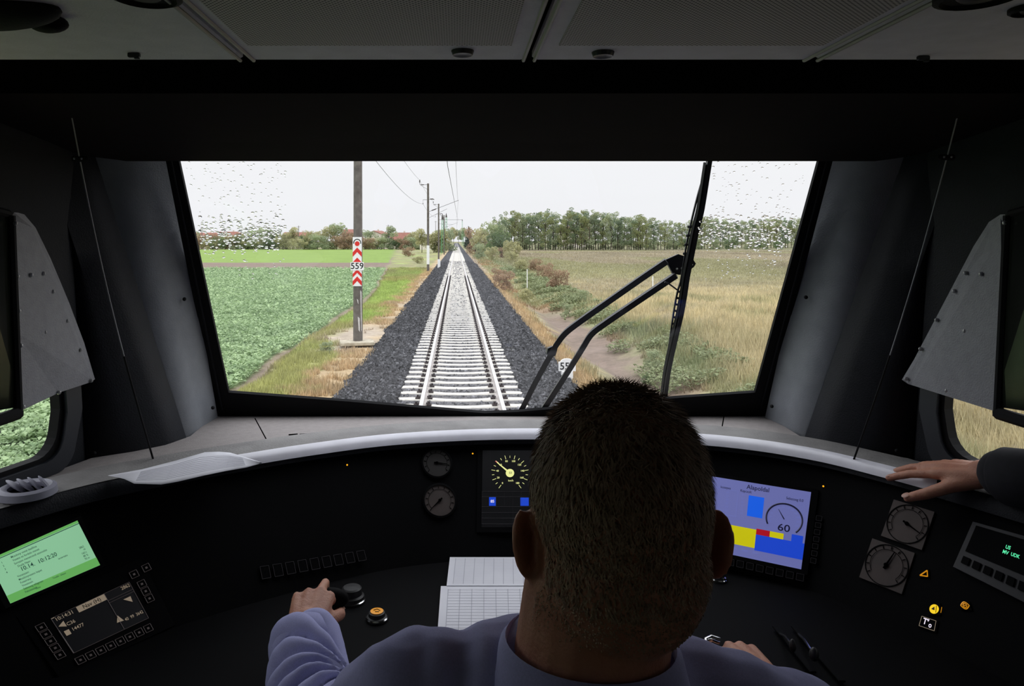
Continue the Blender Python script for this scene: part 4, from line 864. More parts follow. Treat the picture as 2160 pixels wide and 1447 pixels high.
# green display, far left
f = Face([(-25, 1181), (163, 1098), (211, 1192), (22, 1273)], .006)
t = thing('green_display', 'bright green text display reading 10.14. 10:12:20, far left of the panel', 'display', f.at(.5, .5), None)
f.slab(.06, .012).build('display_housing', 'panel_black', t)
f.rect(0, 0, 1, 1, 0).build('screen', 'lcd_green', t); f.rect(0, .83, 1, 1).build('footer_band', 'lcd_green2', t); f.rect(0, 0, 1, .05).build('header_band', 'lcd_green2', t)
m = MB(); f.rect(0, .06, 1, .075, m=m)
for i, (tx, u) in enumerate((('Mozdony vonat beallitva', .2), ('Vezeto es fordulo menet', .2), ('Sorszam menetrendi azonosito', .2), ('Dupla Naav', .22))): f.text(tx, u, .145+i*.075, .062, align='L', m=m, asp=.46)
f.text('10.14.  10:12:20', .24, .455, .12, align='L', bold=.01, m=m, asp=.52); f.text('ismerteto', .62, .56, .055, align='L', m=m, asp=.5)
for i, tx in enumerate(('Vonatszam', 'Mozdonyvezeto kepet', 'Futasirany', 'Vonatnem', 'Sebesseg atlagosan', 'Fekszazalek')): f.text(tx, .17, .56+i*.07, .06, align='L', m=m, asp=.46)
for i, tx in enumerate(('2862', 'H', '160 t', '80 %', '70 m')): f.text(tx, .93, .56+i*.062-.03, .058, align='R', m=m, asp=.5)
f.text('Tovabb - kilepes', .55, .875, .05, m=m, asp=.45); f.text('Vissza', .3, .93, .05, m=m, asp=.45)
for i in range(4): f.text(str(i+1), .1, .17+i*.075, .055, m=m, asp=.5)
m.build('lettering', 'lcd_ink', t, label='dark text lines with the date and time')
# black lettered radio display below it
f = Face([(103, 1376-10-12), (270, 1278), (312, 1386-8), (150, 1465)], .006); f = Face([(108, 1372-12), (268, 1277), (313, 1377), (150, 1462)], .006)
f = Face([(107, 1297+8), (272, 1230-2), (313, 1304), (155, 1378)], .006)
t = thing('train_radio', 'dark radio display with dim cream lines and outlined keys, lower left', 'radio display', f.at(.5, .5), None)
f.slab(.28, .010, .42).build('housing', 'panel_black', t)
f.rect(0, 0, 1, 1, 0).build('screen', 'lcd_bg', t)
m = f.rect(.30, 0, .66, .16); m.build('title_bar', 'lcd_dim', t)
m = MB(); f.text('Nav (H)', .48, .085, .14, .0012, m=m, asp=.5); m.build('lettering', 'lcd_bg', t)
m = MB(); f.text('10:14:31', .14, .08, .13, m=m, asp=.5); f.text('2862', .93, .07, .12, m=m, asp=.5); f.text('2862', .93, .07, .12, m=m, asp=.5); f.text('C36', .16, .3, .12, m=m, asp=.5); f.text('14477', .2, .47, .12, m=m, asp=.5); f.text('40  99  3642', .85, .80, .11, m=m, asp=.45)
f.rect(0, 0, .04, .02, m=m); m.add([f.at(.02, .26, .001), f.at(.1, .18, .001), f.at(.1, .34, .001)], [(0, 1, 2)]); m.add([f.at(.04, .42, .001), f.at(.1, .42, .001), f.at(.1, .55, .001), f.at(.04, .55, .001)], [(0, 1, 2, 3)])
m.add([f.at(.83, .33, .001), f.at(.93, .33, .001), f.at(.92, .48, .001)], [(0, 1, 2)]); m.add([f.at(.62, .78, .001), f.at(.67, .62, .001), f.at(.71, .8, .001)], [(0, 1, 2)]); m.build('lettering', 'lcd_dim', t, label='dim cream figures')
m = MB(); f.outline(.66, 0, 1, 1, .0004, m=m)
for q in (.2, .26): m.tube([f.at(.66, q, .001), f.at(1, q, .001)], .0004, 4)
f.outline(0, 0, 1, 1, .0004, m=m); m.tube([f.at(.0, .35, .001), f.at(0.0, 1, .001)], .0008, 4); m.build('grid_lines', 'lcd_dim2', t)
for (u, v) in [(1.10, -.12), (1.28, -.14), (1.13, .18), (1.13, .38), (1.13, .58)]+[(.02+.13*i, 1.22) for i in range(8)]+[(-.14, .1+.2*i) for i in range(5)]:
    m = MB(); k = f.at(u, v); q = [f.at(u-.05, v-.085, .0015), f.at(u+.05, v-.085, .0015), f.at(u+.05, v+.085, .0015), f.at(u-.05, v+.085, .0015)]; m.prism(q, -f.n*.003); kk = m.build('key', 'button_dark' if 0 else 'panel_black', t)
    m = MB(); f.outline(u-.05, v-.085, u+.05, v+.085, .0004, .002, m=m); f.rect(u-.015, v-.025, u+.015, v+.025, .002, m=m); m.build('key_outline', 'lcd_dim2', kk)
# gauges
def gauge(px, py, r, lab, face='dial_face', square=False, ang=40, needle=True, bezel='panel_black'):
    P, N_ = hit(px, py); P = P+N_*.004; t = thing('pressure_gauge', lab, 'gauge', P, 'pressure gauges')
    up = Vector((0, 0, 1)); up = (up-N_*up.dot(N_)).normalized(); rt = up.cross(N_); R_ = r*P.y/F*1.05
    m = MB(); m.lathe([(R_*1.12, -.004), (R_*1.12, .003), (R_, .004), (R_, .001)] if not square else [(R_*.99, .0006), (R_*.99, .002), (R_*.95, .002), (R_*.95, .0006)], P, N_, 36, xdir=up); m.build('bezel', bezel, t, smooth=True)
    if square:
        m = MB(); a_ = R_*1.0; m.prism([P+rt*i*a_+up*j*a_+N_*.0005 for i, j in ((-1, -1), (1, -1), (1, 1), (-1, 1))], -N_*.006); d = m.build('dial', face, t)
    else: m = MB(); m.lathe([(R_, .001), (0, .001)], P, N_, 36, xdir=up); d = m.build('dial', face, t)
    m = MB()
    for k in range(11):
        a_ = math.radians(-130+26*k); q = up*math.cos(a_)+rt*math.sin(a_); m.tube([P+q*R_*.78+N_*.002, P+q*R_*.92+N_*.002], R_*.02, 4)
    for k in range(30):
        a_ = math.radians(-130+260*k/30); b_ = math.radians(-130+260*(k+1)/30); m.tube([P+(up*math.cos(x_)+rt*math.sin(x_))*R_*.74+N_*.002 for x_ in (a_, b_)], R_*.012, 4)
    m.build('scale_marks', 'hole_black', d)
    a_ = math.radians(ang); q = up*math.cos(a_)+rt*math.sin(a_); m = MB(); m.tube([P-q*R_*.2+N_*.003, P+q*R_*.75+N_*.003], [R_*.05, R_*.02], 6); m.ell(P+N_*.003, (R_*.1, R_*.1, R_*.1), nu=10, nv=6); m.build('needle', 'hole_black', t)
    return t
gauge(927, 1057, 31, 'round dim pressure gauge left of the speed display, lower one', 'dial_face', ang=-130)
gauge(921, 978, 28, 'round very dark pressure gauge left of the speed display, upper one', 'dial_dim', ang=100)
gauge(1916, 1107, 40, 'square-faced dim gauge below the hand on the right, upper one', 'dial_face', True, 110)
gauge(1872, 1194, 42, 'square-faced dim gauge right of the colour screen, lower one', 'dial_face', True, 15)
# speed display
f = Face([(1018, 950), (1190, 950), (1194, 1112), (1016, 1112)], .005)
t = thing('speed_display', 'black speed display with cream needle and figures beside the driver head', 'display', f.at(.5, .5), None)
f.slab(.06, .010).build('display_housing', 'panel_black', t); f.rect(0, 0, 1, 1, 0).build('screen', 'lcd_bg', t)
u0, v0 = .335, .31; asp = 162/174.
def pol(a_, r): return (u0+r*math.sin(math.radians(a_))*asp, v0-r*math.cos(math.radians(a_)))
m = MB()
for k in range(19):
    a_ = -144+k*16; r0, r1 = (.205, .235) if k % 2 else (.195, .245); m.tube([f.at(*pol(a_, r0), .001), f.at(*pol(a_, r1), .001)], .0006, 4)
for k, s_ in enumerate(('0', '20', '40', '60', '80', '100', '120', '140', '160', '180')): f.text(s_, *pol(-144+k*32, .165), .035, m=m, asp=.9, bold=.01)
f.text('km/h', u0+.01, v0+.1, .035, m=m, asp=.9)
m.add([f.at(*pol(a_, .055), .0012) for a_ in range(0, 360, 12)], [tuple(range(30))]); p0, p1 = pol(-50, .03), pol(-50, .23); m.tube([f.at(*p0, .0014), f.at(*p1, .0014)], [.0022, .0008], 6); m.build('dial_marks', 'dial_yel', t, label='cream dial figures and needle')
m = MB(); m.tube([f.at(*pol(-50, .22), .002), f.at(*pol(-50, .25), .002)], [.0012, .0008], 6); m.build('needle_tip', 'needle_tip', t, label='pinkish needle tip')
m = MB(); f.text('53', u0+.005, v0, .04, .0022, m=m, asp=.9, bold=.01); m.build('lettering', 'lcd_bg', t)
f.rect(.085, .625, .165, .735).build('blue_field', 'scr_blue2', t, label='blue field reading 85'); m = MB(); f.text('85', .125, .68, .05, .0012, m=m, bold=.015, asp=.9); m.build('lettering', 'lamp_white', t)
f.rect(.46, .63, .56, .735).build('blue_field', 'scr_blue2', t)
m = MB()
for v in (.55, .62, .745, .82, .89, .96): m.tube([f.at(0, v, .0008), f.at(1, v, .0008)], .00025, 4)
for u in (.0, .17, .27, .37, .47, .57, .67, .77, 1): m.tube([f.at(u, .55, .0008), f.at(u, .96 if u in (0, 1, .37, .67) else .745, .0008)], .00025, 4)
m.tube([f.at(.1, 0, .0008), f.at(.1, .5, .0008)], .0002, 4); m.build('grid_lines', 'grid_dim', t)
# colour screen right
f = Face([(1440, 995), (1711, 1038), (1690, 1201), (1430, 1146)], .005)
t = thing('colour_display', 'lavender colour screen with yellow and blue blocks and a 60 speed dial', 'display', f.at(.5, .5), None)
f.slab(.05, .012).build('display_housing', 'panel_black', t); f.rect(0, 0, 1, 1, 0).build('screen', 'scr_lav', t)
f.rect(.24, .62, .63, .86).build('yellow_block', 'scr_yel', t); f.rect(.63, .68, 1.0, .885).build('blue_block', 'scr_blue2', t); f.rect(.63, .605, .735, .68, .0008).build('red_block', 'scr_red', t); f.rect(.735, .605, .84, .68, .0008).build('yellow_field', 'scr_yel', t); f.rect(.9, .59, .985, .69, .0008).build('blue_field', 'scr_blue2', t)
f.rect(.545, .18, .665, .46).build('blue_bar', 'scr_blue', t)
m = MB(); cu, cv = .83, .42; q = lambda a_, ru, rv: f.at(cu+ru*math.sin(math.radians(a_)), cv-rv*math.cos(math.radians(a_)), .0012)
m.tube([q(a_, .135, .205) for a_ in range(-118, 140, 6)], .0020, 6); m.tube([f.at(cu, cv+.0, .0014), f.at(cu-.05, cv-.12, .0014)], [.0014, .0005], 5); f.text('60', cu+.005, .535, .13, .001, m=m, asp=.75)
f.text('Alapoldal', .66-.05, .07, .085, m=m, asp=.55); f.text('Sebesseg 0.0', .89, .135, .05, m=m, asp=.5); f.text('Kapcsolt', .52, .135, .05, m=m, asp=.5); f.text('kozepes', .36, .13, .05, m=m, asp=.5); m.build('lettering', 'scr_ink', t, label='dark dial arc and figures')
m = MB()
for i, s_ in enumerate(('Menet', 'Jarmu', 'Motor', 'Vonat', 'Zavar')): f.text(s_, .3+.085*i, .915, .04, m=m, asp=.5)
for i in range(6): f.text(str(60-10*i), .50, .19+i*.05, .035, m=m, asp=.6); f.text(str(60+i), .38, .19+i*.05, .035, m=m, asp=.6)
for a_ in range(-110, 130, 20): p = (cu+.105*math.sin(math.radians(a_)), cv-.16*math.cos(math.radians(a_))); f.text(str((a_+110)), *p, .03, m=m, asp=.6)
m.build('small_lettering', 'scr_lav2', t, label='small faint violet figures'); f.outline(.26, .15, .46, .5, .0003).build('table_frame', 'scr_lav2', t)
for i in range(10):
    u = .27+.078*i; m = MB(); m.prism([f.at(u+a_, v_, .003) for a_, v_ in ((0, 1.06), (.055, 1.06), (.055, 1.14), (0, 1.14))], -f.n*.004); k = m.build('soft_key', 'panel_black', t); f.outline(u, 1.06, u+.055, 1.14, .0002, .0034).build('key_outline', 'grid_dim', k)
for i in range(7):
    v = .3+.09*i; m = MB(); m.prism([f.at(a_, v_, .003) for a_, v_ in ((1.06, v), (1.1, v), (1.1, v+.06), (1.06, v+.06))], -f.n*.004); k = m.build('soft_key', 'panel_black', t); f.outline(1.06, v, 1.1, v+.06, .0002, .0034).build('key_outline', 'grid_dim', k)
# small amber lamps
for px, py, lab in ((732, 981, 'tiny orange indicator light alone on the left black panel'), (997, 957, 'tiny orange indicator light above the left of the speed display'), (1737, 1026, 'tiny orange indicator light right of the colour screen')):
    P, N_ = hit(px, py); m = MB(); m.ell(P+N_*.001, (.0021,)*3, nu=10, nv=6); tag(m.build('indicator_light', 'lamp_amber', smooth=True), lab, 'indicator light', 'orange indicator lights')
# symbols right
def symbol(corners, name, lab, build, cat='indicator'):
    f = Face(corners, .003); t = thing(name, lab, cat, f.at(.5, .5)); f.slab(.12, .004).build('key_cap', 'panel_black', t); build(f, t); return t
def tri(f, t):
    m = MB(); o = [(.0, .8), (.95, .1), (1, .95)]; c_ = (.68, .65); 
    for i in range(3): m.tube([f.at(*o[i], .001), f.at(*o[(i+1) % 3], .001)], .0012, 4)
    m.build('warning_triangle', 'lamp_ambdim', t)
symbol([(1941, 1202), (1957, 1202), (1957, 1217), (1941, 1217)], 'warning_light', 'amber outlined triangle light right of the lower square gauge', tri)
def circ(f, t):
    m = MB(); m.add([f.at(.5+.5*math.cos(a_), .5+.5*math.sin(a_), .001) for a_ in np.linspace(0, 6.28, 25)[:-1]], [tuple(range(24))]); m.build('lit_disc', 'lamp_yel', t, label='bright yellow disc')
    m = MB(); m.add([f.at(.2, .5, .0016), f.at(.55, .25, .0016), f.at(.55, .65, .0016)], [(0, 1, 2)]); m.tube([f.at(.75, .15, .0016), f.at(.68, .9, .0016)], .0006, 4); m.build('mark', 'lcd_bg', t)
    m = MB(); m.tube([f.at(1.3, .3, .001), f.at(1.2, .9, .001)], .0006, 4); m.build('side_mark', 'lamp_ambdim', t)
symbol([(1961, 1275), (1981, 1275), (1981, 1295), (1961, 1295)], 'round_light', 'bright yellow round button light above the white-lit one', circ)
def tsy(f, t):
    f.outline(0, 0, 1, 1, .0005).build('key_outline', 'lcd_dim', t); m = MB(); f.text('T', .3, .42, .85, m=m, asp=.55, bold=.02); f.text('*', .5, .3, .6, m=m, asp=.5, bold=.02); f.text('o', .68, .6, .75, m=m, asp=.5, bold=.02); m.build('lettering', 'lamp_white', t)
symbol([(1945, 1300), (1975, 1310), (1971, 1331), (1939, 1320)], 'lit_key', 'small white-lit key with T and o symbols, framed', tsy)
def eye(f, t):
    m = MB(); up_ = [(i/10, .5-.5*math.sin(math.pi*i/10)) for i in range(11)]; dn_ = [(i/10, .5+.5*math.sin(math.pi*i/10)) for i in range(11)]
    for l_ in (up_, dn_, [(.5+.22*math.cos(a_), .5+.3*math.sin(a_)) for a_ in np.linspace(0, 6.28, 12)]):
        m.tube([f.at(*p, .001) for p in l_], .0009, 4)
    f.rect(.42, .42, .58, .58, .001, m=m); m.build('eye_mark', 'lamp_ambdim', t)
symbol([(2025, 1270), (2043, 1270), (2047, 1285), (2029, 1285)], 'eye_light', 'dim orange eye-shaped light right of the yellow round one', eye)
f = Face([(2052, 1100), (2230, 1150), (2200, 1290), (2010, 1195)], .008)
t = thing('radio_unit', 'dark grey boxed unit with green lit letters at the right edge', 'radio unit', f.at(.5, .5))
f.slab(.0, .012).build('unit_body', 'radio_grey', t); f.rect(.06, .06, 1, .62, .0006).build('display_window', 'panel_black', t)
m = MB(); f.text('US', .50, .275, .09, m=m, asp=.55, bold=.02); f.text('MV', .49, .37, .09, m=m, asp=.55, bold=.02); f.text('UDK', .60, .365, .085, m=m, asp=.55, bold=.02); m.build('lettering', 'lamp_green', t, label='green glowing letters')
for i in range(6): m = MB(); u = .07+.13*i; m.prism([f.at(u+a_, v_, .003) for a_, v_ in ((0, .72), (.08, .72), (.08, .86), (0, .86))], -f.n*.004); m.build('unit_key', 'panel_black', t)
# soft key row left
f = Face([(548, 1196), (775, 1160), (780, 1180), (553, 1222)], .003)
for i in range(9):
    m = MB(); u = i/9; m.prism([f.at(u+a_, v_, .002) for a_, v_ in ((0, 0), (.075, 0), (.075, 1), (0, 1))], -f.n*.003); k = m.build('desk_key', 'panel_black', desk); f.outline(u, 0, u+.075, 1, .0003, .0024).build('key_outline', 'grid_dim', k)
# ---- desk top: papers, knobs, levers
def flat_paper(c, lab, z, n=None, lines=True):
    f = Face(c, .0, z=z, n=n); t = thing('timetable_sheet', lab, 'paper', f.at(.5, .5)); m = MB(); m.prism([f.at(*q, .001) for q in ((0, 0), (1, 0), (1, 1), (0, 1))], -f.n*.001); m.build('sheet', 'paper_white', t)
    m = MB()
    for k in range(9): f.rect(.06+k*.1, .05, .066+k*.1, .95, .0013, m=m)
    for k in range(22): f.rect(.06, .06+k*.041, .94, .063+k*.041, .0013, m=m)
    m.build('print_lines', 'paper_print', t, label='printed table columns')
    return t
flat_paper([(930, 1237), (1180, 1237), (1200, 1400), (918, 1400)], 'printed white timetable lying flat on the desk left of the driver head', zc(PB)+.006)
flat_paper([(949, 1176), (1150, 1176), (1155, 1236), (942, 1236)], 'second white sheet propped behind the flat timetable, in shadow', None, lines=False)
def knob(px, py, lab, r=.018, h=.02, mt='button_dark', ringm='metal_chrome', capm=None):
    c = onz(px, py, zc(PB)+h); c.z = zc(PB); t = bpy.data.objects.new('knob', None); C.objects.link(t); t.parent = desk; t.location = c-wloc(desk); t['label'] = lab; m = MB(); m.lathe([(r*1.25, 0), (r*1.2, h*.4), (r, h*.5), (r*.95, h*.92), (r*.8, h)], c, n=24); m.lathe([(r*.8, h), (0, h+.001)], c, n=24); m.build('knob_body', mt, t, smooth=True)
    m = MB(); m.lathe([(r*1.3, .0), (r*1.32, .004), (r*1.2, .006)], c, n=28); m.build('knob_ring', ringm, t, smooth=True)
    if capm: m = MB(); m.lathe([(r*.78, h+.0015), (0, h+.0025)], c, n=20); cc = m.build('lit_cap', capm, t); m = MB(); f = None; m.tube([c+Vector((-r*.4, 0, h+.003)), c+Vector((0, r*.25, h+.003)), c+Vector((r*.4, -r*.1, h+.003))], .0008, 4); m.tube([c+Vector((-r*.2, -r*.35, h+.003)), c+Vector((r*.3, -r*.35, h+.003))], .0008, 4); m.build('symbol', 'lcd_bg', cc)
    return t
knob(742, 1238, 'dark knob with a shiny rim right of the left hand', .022, .03)
knob(795, 1290, 'yellow-lit round push button between the arm and the papers', .017, .016, capm='lamp_ambdim')
knob(1516, 1203, 'small silver-topped knob below the colour screen', .014, .022, 'metal_chrome')
def lever(a, b, lab, r=.006, ball=None):
    A = onz(*a, zc(PB)+.01); B_ = onz(*b, zc(PB)+.045); t = thing('control_lever', lab, 'lever', Vector((A.x, A.y, zc(PB))), 'desk levers')
    m = MB(); m.box((A.x, (A.y+B_.y)/2, zc(PB)+.006), (.012, abs(A.y-B_.y)+.03, .004), bev=.001); m.build('lever_slot', 'desk_black', t)
    m = MB(); m.tube([Vector((A.x, A.y, zc(PB))), A.lerp(B_, .5), B_], r, 10); m.build('lever_rod', 'metal_chrome', t, smooth=True)
    m = MB(); m.ell(B_, (ball or .012, ball or .012, .012), nu=14, nv=8); m.build('lever_grip', 'button_dark', t, smooth=True)
lever((1642, 1325), (1672, 1362), 'thin shiny lever right of the right hand, the nearer one', .0025, .006); lever((1682, 1325), (1717, 1380), 'thin shiny lever right of the right hand, the farther one', .003, .008)
c = onz(1492, 1395, zc(PB)+.03); t = thing('brake_handle', 'silver loop handle held by the right hand', 'handle', Vector((c.x, c.y, zc(PB))))
P_h = lambda px, py, h: onz(px, py, zc(PB)+h)
m = MB(); m.tube([P_h(1518, 1352, .035), P_h(1500, 1346, .038), P_h(1488, 1352, .038), P_h(1490, 1372, .036), P_h(1497, 1398, .032)], .0062, 10); m.build('handle_loop', 'metal_chrome', t, smooth=True)
m = MB(); m.tube([P_h(1468, 1352, .03), P_h(1478, 1386, .03)], .0055, 8); m.build('handle_blade', 'metal_chrome', t, smooth=True)
m = MB(); m.lathe([(.035, 0), (.03, .02), (.02, .03)], Vector((c.x+.02, c.y+.02, zc(PB))), n=20); m.build('handle_base', 'desk_black', t, smooth=True)
c = Vector((-.238, 1.375, zc(PB))); t = thing('throttle_lever', 'black control lever gripped by the left hand', 'lever', Vector((c.x, c.y, zc(PB))), 'desk levers')
m = MB(); m.tube([Vector((c.x, c.y+.02, zc(PB))), Vector((c.x, c.y+.01, zc(PB)+.09))], .008, 10); m.build('lever_rod', 'metal_chrome', t, smooth=True)
m = MB(); m.ell(Vector((c.x, c.y+.01, zc(PB)+.092)), (.036, .02, .02)); m.build('lever_grip', 'desk_black', t, smooth=True)
# ================================================================ WIPER (outside the glass)
wp = thing('windscreen_wiper', 'black windscreen wiper with two parallel arms outside the right half of the glass', 'wiper', WS(1250, 860, .1))
mat('wiper_black', srgb(38, 40, 46), srgb(28, 29, 33), rough=.45, spec=.5)
def wp_bar(pts, w, h, name, off=.07, mt='wiper_black', n=4, par=wp):
    m = MB(); q = smooth_line([WS(*p, off) for p in pts], 4) if len(pts) > 2 else [WS(*p, off) for p in pts]
    m.tube(q, [w]*len(q), n, up=(0, 1, -.2), flat=h/w); return m.build(name, mt, par, smooth=n > 4)
wp_bar([(1070, 905), (1098, 868), (1130, 806), (1162, 748), (1176, 724), (1194, 701), (1226, 676), (1300, 624), (1360, 582), (1406, 551)], .0108, .014, 'wiper_arm', .085)
wp_bar([(1115, 908), (1147, 862), (1190, 796), (1230, 732), (1242, 712), (1254, 698), (1280, 679), (1340, 638), (1426, 580)], .0108, .014, 'wiper_arm', .085)
m = MB(); q = [WS(x_, y_, .10) for x_, y_ in ((1156, 735), (1165, 731), (1176, 736), (1172, 750), (1160, 755), (1153, 745))]; m.prism(q, (0, .02, 0)); m.build('hose_clip', 'wiper_black', wp)
m = MB(); q = [WS(x_, y_, .095) for x_, y_ in ((1404, 548), (1431, 536), (1440, 539), (1462, 547), (1468, 556), (1464, 563), (1450, 573), (1434, 580), (1420, 578))]; m.prism(q, (0, .012, 0)); br = m.build('arm_bracket', 'wiper_black', wp)
for p in ((1407, 557), (1428, 567), (1438, 566), (1459, 558)): m = MB(); m.ell(WS(*p, .092), (.0032, .0032, .0032), nu=10, nv=6); m.build('bolt', 'screw_silver', br, smooth=True)
bl_ = [(1500, 318), (1495, 345), (1480, 440), (1470, 480), (1458, 540), (1450, 580), (1444, 620), (1436, 665), (1424, 715), (1414, 760), (1407, 800), (1400, 860)]
wp_bar(bl_, .0078, .010, 'blade_spine', .05); wp_bar([(a_-7, b_) for a_, b_ in bl_[1:]], .0032, .012, 'blade_rubber', .038, 'frame_rubber')
sp1 = [(1484, 375), (1474, 405), (1460, 460), (1448, 515), (1443, 550), (1436, 592), (1430, 612), (1424, 640), (1419, 672), (1416, 692), (1410, 740)]
wp_bar(sp1, .0028, .005, 'blade_bow', .055)
m = MB()
for i in range(6):
    t_ = .1+i*.155; a_ = (1431-t_*17, 606+t_*86); b_ = (1445-t_*19, 609+t_*88); m.tube([WS(*a_, .055), WS(*b_, .052)], .0035, 6)
for i in range(4): m.tube([WS(1450-i*3.2, 478+i*19, .055), WS(1462-i*3.4, 478+i*19, .052)], .0035, 6)
m.build('blade_rungs', 'wiper_black', wp)
wp_bar([(1402, 595), (1410, 598), (1424, 608), (1434, 615), (1445, 618), (1450, 608), (1447, 598)], .0022, .0022, 'washer_hose', .06, n=6)
# raindrops on the glass
m = MB(); rr = random.Random(5)
def drop(px, py, r, st=1.5):
    c = WS(px, py)+nW*.0122; e1 = Vector((1, 0, 0)); e2 = nW.cross(e1); R_ = Matrix((e1, e2, nW)).transposed() @ Matrix.Rotation(rr.uniform(-.4, .4), 3, 'Z'); m.ell(c, (r*st, r, r*.55), R_, 10, 6)
for k in range(560):
    if rr.random() < .55: px = 385+rr.random()**1.1*215
    else: px = 1490+rr.random()*215
    f_ = rr.random(); py = 345+f_*250
    lower = 455 < py < 530
    if px < 600 and py > 560 and rr.random() < .7: continue
    xmax = 1722-(py-340)*.26
    if px > xmax-6 or (px < 600 and px < 384+(py-340)*.21) or (px > 1400 and px < 1505-(py-340)*.13): continue
    drop(px, py, rr.choice((.0011, .0015, .0019) if not lower else (.0018, .0024, .003)), rr.uniform(1.2, 1.9))
for k in range(520):
    left = rr.random() < .6; px = rr.uniform(402, 590) if left else rr.uniform(1478, 1695); py = rr.gauss(498, 20 if left else 18)
    if py > 575 or py < 440 or px > 1722-(py-340)*.26-8 or (px < 600 and px < 386+(py-340)*.21): continue
    drop(px, py, rr.choice((.0016, .0022, .0028)), rr.uniform(1.3, 2.0))
tag(m.build('raindrops', 'water_drop', smooth=True), 'scattered raindrops clinging to both sides of the windscreen', 'raindrops', kind='stuff')
# portals help light find the windows
portal('window_light', (XC, 2.06, zc(-.15)), (math.radians(90+28), 0, 0), 1.6, .95)
# ================================================================ PEOPLE
mat('skin', srgb(196, 142, 116), srgb(182, 124, 100), scale=40, rough=.55, sss=.15, bump=.15, bscale=260)
mat('nail', srgb(190, 140, 120), rough=.35)
mat('shirt_blue', srgb(176, 178, 224), srgb(164, 166, 212), scale=500, rough=.9, bump=.1, bscale=900)
mat('jacket_black', srgb(26, 26, 32), srgb(18, 18, 24), scale=60, rough=.95)
mat('trousers_navy', srgb(30, 32, 46), rough=.95)
mat('shoe_black', (.01, .01, .01), rough=.4)
mat('eye_white', (.8, .8, .78), rough=.2); mat('eye_dark', (.02, .012, .008), rough=.2)
mat('hair_brown', srgb(190, 166, 140), srgb(136, 114, 92), scale=90, rough=.6, spec=.3)
mat('hair_dark', srgb(70, 58, 48), srgb(48, 40, 34), scale=90, rough=.6)
def V3(x, y, z): return Vector((x, y, z+CZ))
def cap(m, a, ra, b_, rb, n=14):
    a = Vector(a); b_ = Vector(b_); d = (b_-a); k = max(2, int(d.length/.02)); m.tube([a+d*i/k for i in range(k+1)], [ra+(rb-ra)*i/k for i in range(k+1)], n)
    m.ell(a, (ra, ra, ra), nu=n, nv=8); m.ell(b_, (rb, rb, rb), nu=n, nv=8)
def fuse(name, m, voxel, mt, parent, it=4, fac=.5, disp=None, keep=None):
    me = m.mesh(name); o = bpy.data.objects.new(name, me); C.objects.link(o)
    r = o.modifiers.new('r', 'REMESH'); r.mode = 'VOXEL'; r.voxel_size = voxel; r.use_smooth_shade = True
    s = o.modifiers.new('s', 'SMOOTH'); s.iterations = it; s.factor = fac
    dg = bpy.context.evaluated_depsgraph_get(); dg.update(); e = bpy.data.meshes.new_from_object(o.evaluated_get(dg)); bpy.data.objects.remove(o)
    n = len(e.vertices); co = np.empty(n*3, np.float32); e.vertices.foreach_get('co', co); co = co.reshape(-1, 3)
    if disp is not None:
        no = np.empty(n*3, np.float32); e.vertices.foreach_get('normal', no); no = no.reshape(-1, 3); co = co+no*disp(co)[:, None]
    off = np.array(wloc(parent)) if parent else np.zeros(3); e.vertices.foreach_set('co', (co-off).astype(np.float32).ravel()); e.update(); e.shade_smooth()
    e.materials.clear(); e.materials.append(M[mt]); o = bpy.data.objects.new(name, e); C.objects.link(o); o.parent = parent; return o
def hand(m, w, f, l, curl, thumb, sc=1.0, spread=.1, nails=None):
    """caps of one hand: w wrist, f forward, l towards the thumb; curl = per finger (a1,a2,a3) in radians towards the palm; thumb = joint offsets (f,l,n)"""
    f = Vector(f).normalized(); l = Vector(l); l = (l-f*l.dot(f)).normalized(); n = f.cross(l)
    if n.z < 0: n = -n
    P = lambda a, b_, c_: w+(f*a+l*b_+n*c_)*sc
    kn = [(.088, .027, .0), (.092, .008, .004), (.087, -.012, .002), (.078, -.030, -.003)]
    base = [(.012, .016, 0), (.012, .005, .002), (.012, -.008, 0), (.012, -.018, -.002)]
    for k in range(4):
        cap(m, P(*base[k]), .0155*sc, P(*kn[k]), .0108*sc, 10)
        if k < 3: a_ = tuple((kn[k][i]+kn[k+1][i])/2 for i in range(3)); cap(m, P(.03, a_[1]*.7, -.004), .014*sc, P(a_[0]-.016, a_[1], -.004), .0105*sc, 10)
    seg = [(.043, .026, .020), (.047, .029, .021), (.043, .027, .020), (.034, .021, .018)]
    rad = [(.0095, .0085, .0078, .0068), (.0098, .0088, .008, .007), (.0092, .0083, .0076, .0066), (.0082, .0074, .0068, .006)]
    for k in range(4):
        p = P(*kn[k]); ang = 0; sp = spread*(1.2-k*.9); lat = (f*math.cos(sp)+l*math.sin(sp))
        for j in range(3):
            ang += curl[k][j]; d = lat*math.cos(ang)-n*math.sin(ang); q = p+d*seg[k][j]*sc
            cap(m, p, rad[k][j]*sc, q, rad[k][j+1]*sc, 10); p = q
        if nails is not None: up_ = (lat*math.sin(ang)+n*math.cos(ang)); nails.append((p-d*.003*sc+up_*.0052*sc, d, up_, .0052*sc))
    pr = P(.016, .014, -.006); r_ = [.016, .0125, .0108, .0085]; ks = [pr]+[P(*t_) for t_ in thumb]
    for j in range(len(ks)-1): cap(m, ks[j], r_[j]*sc, ks[j+1], r_[j+1]*sc, 10)
    cap(m, P(-.005, 0, 0), .022*sc, P(.02, 0, 0), .024*sc, 12)
    if nails is not None: d = (ks[-1]-ks[-2]).normalized(); up_ = (n*.8+l*.3); up_ = (up_-d*up_.dot(d)).normalized(); nails.append((ks[-1]+up_*.0072*sc, d, up_, .0064*sc))
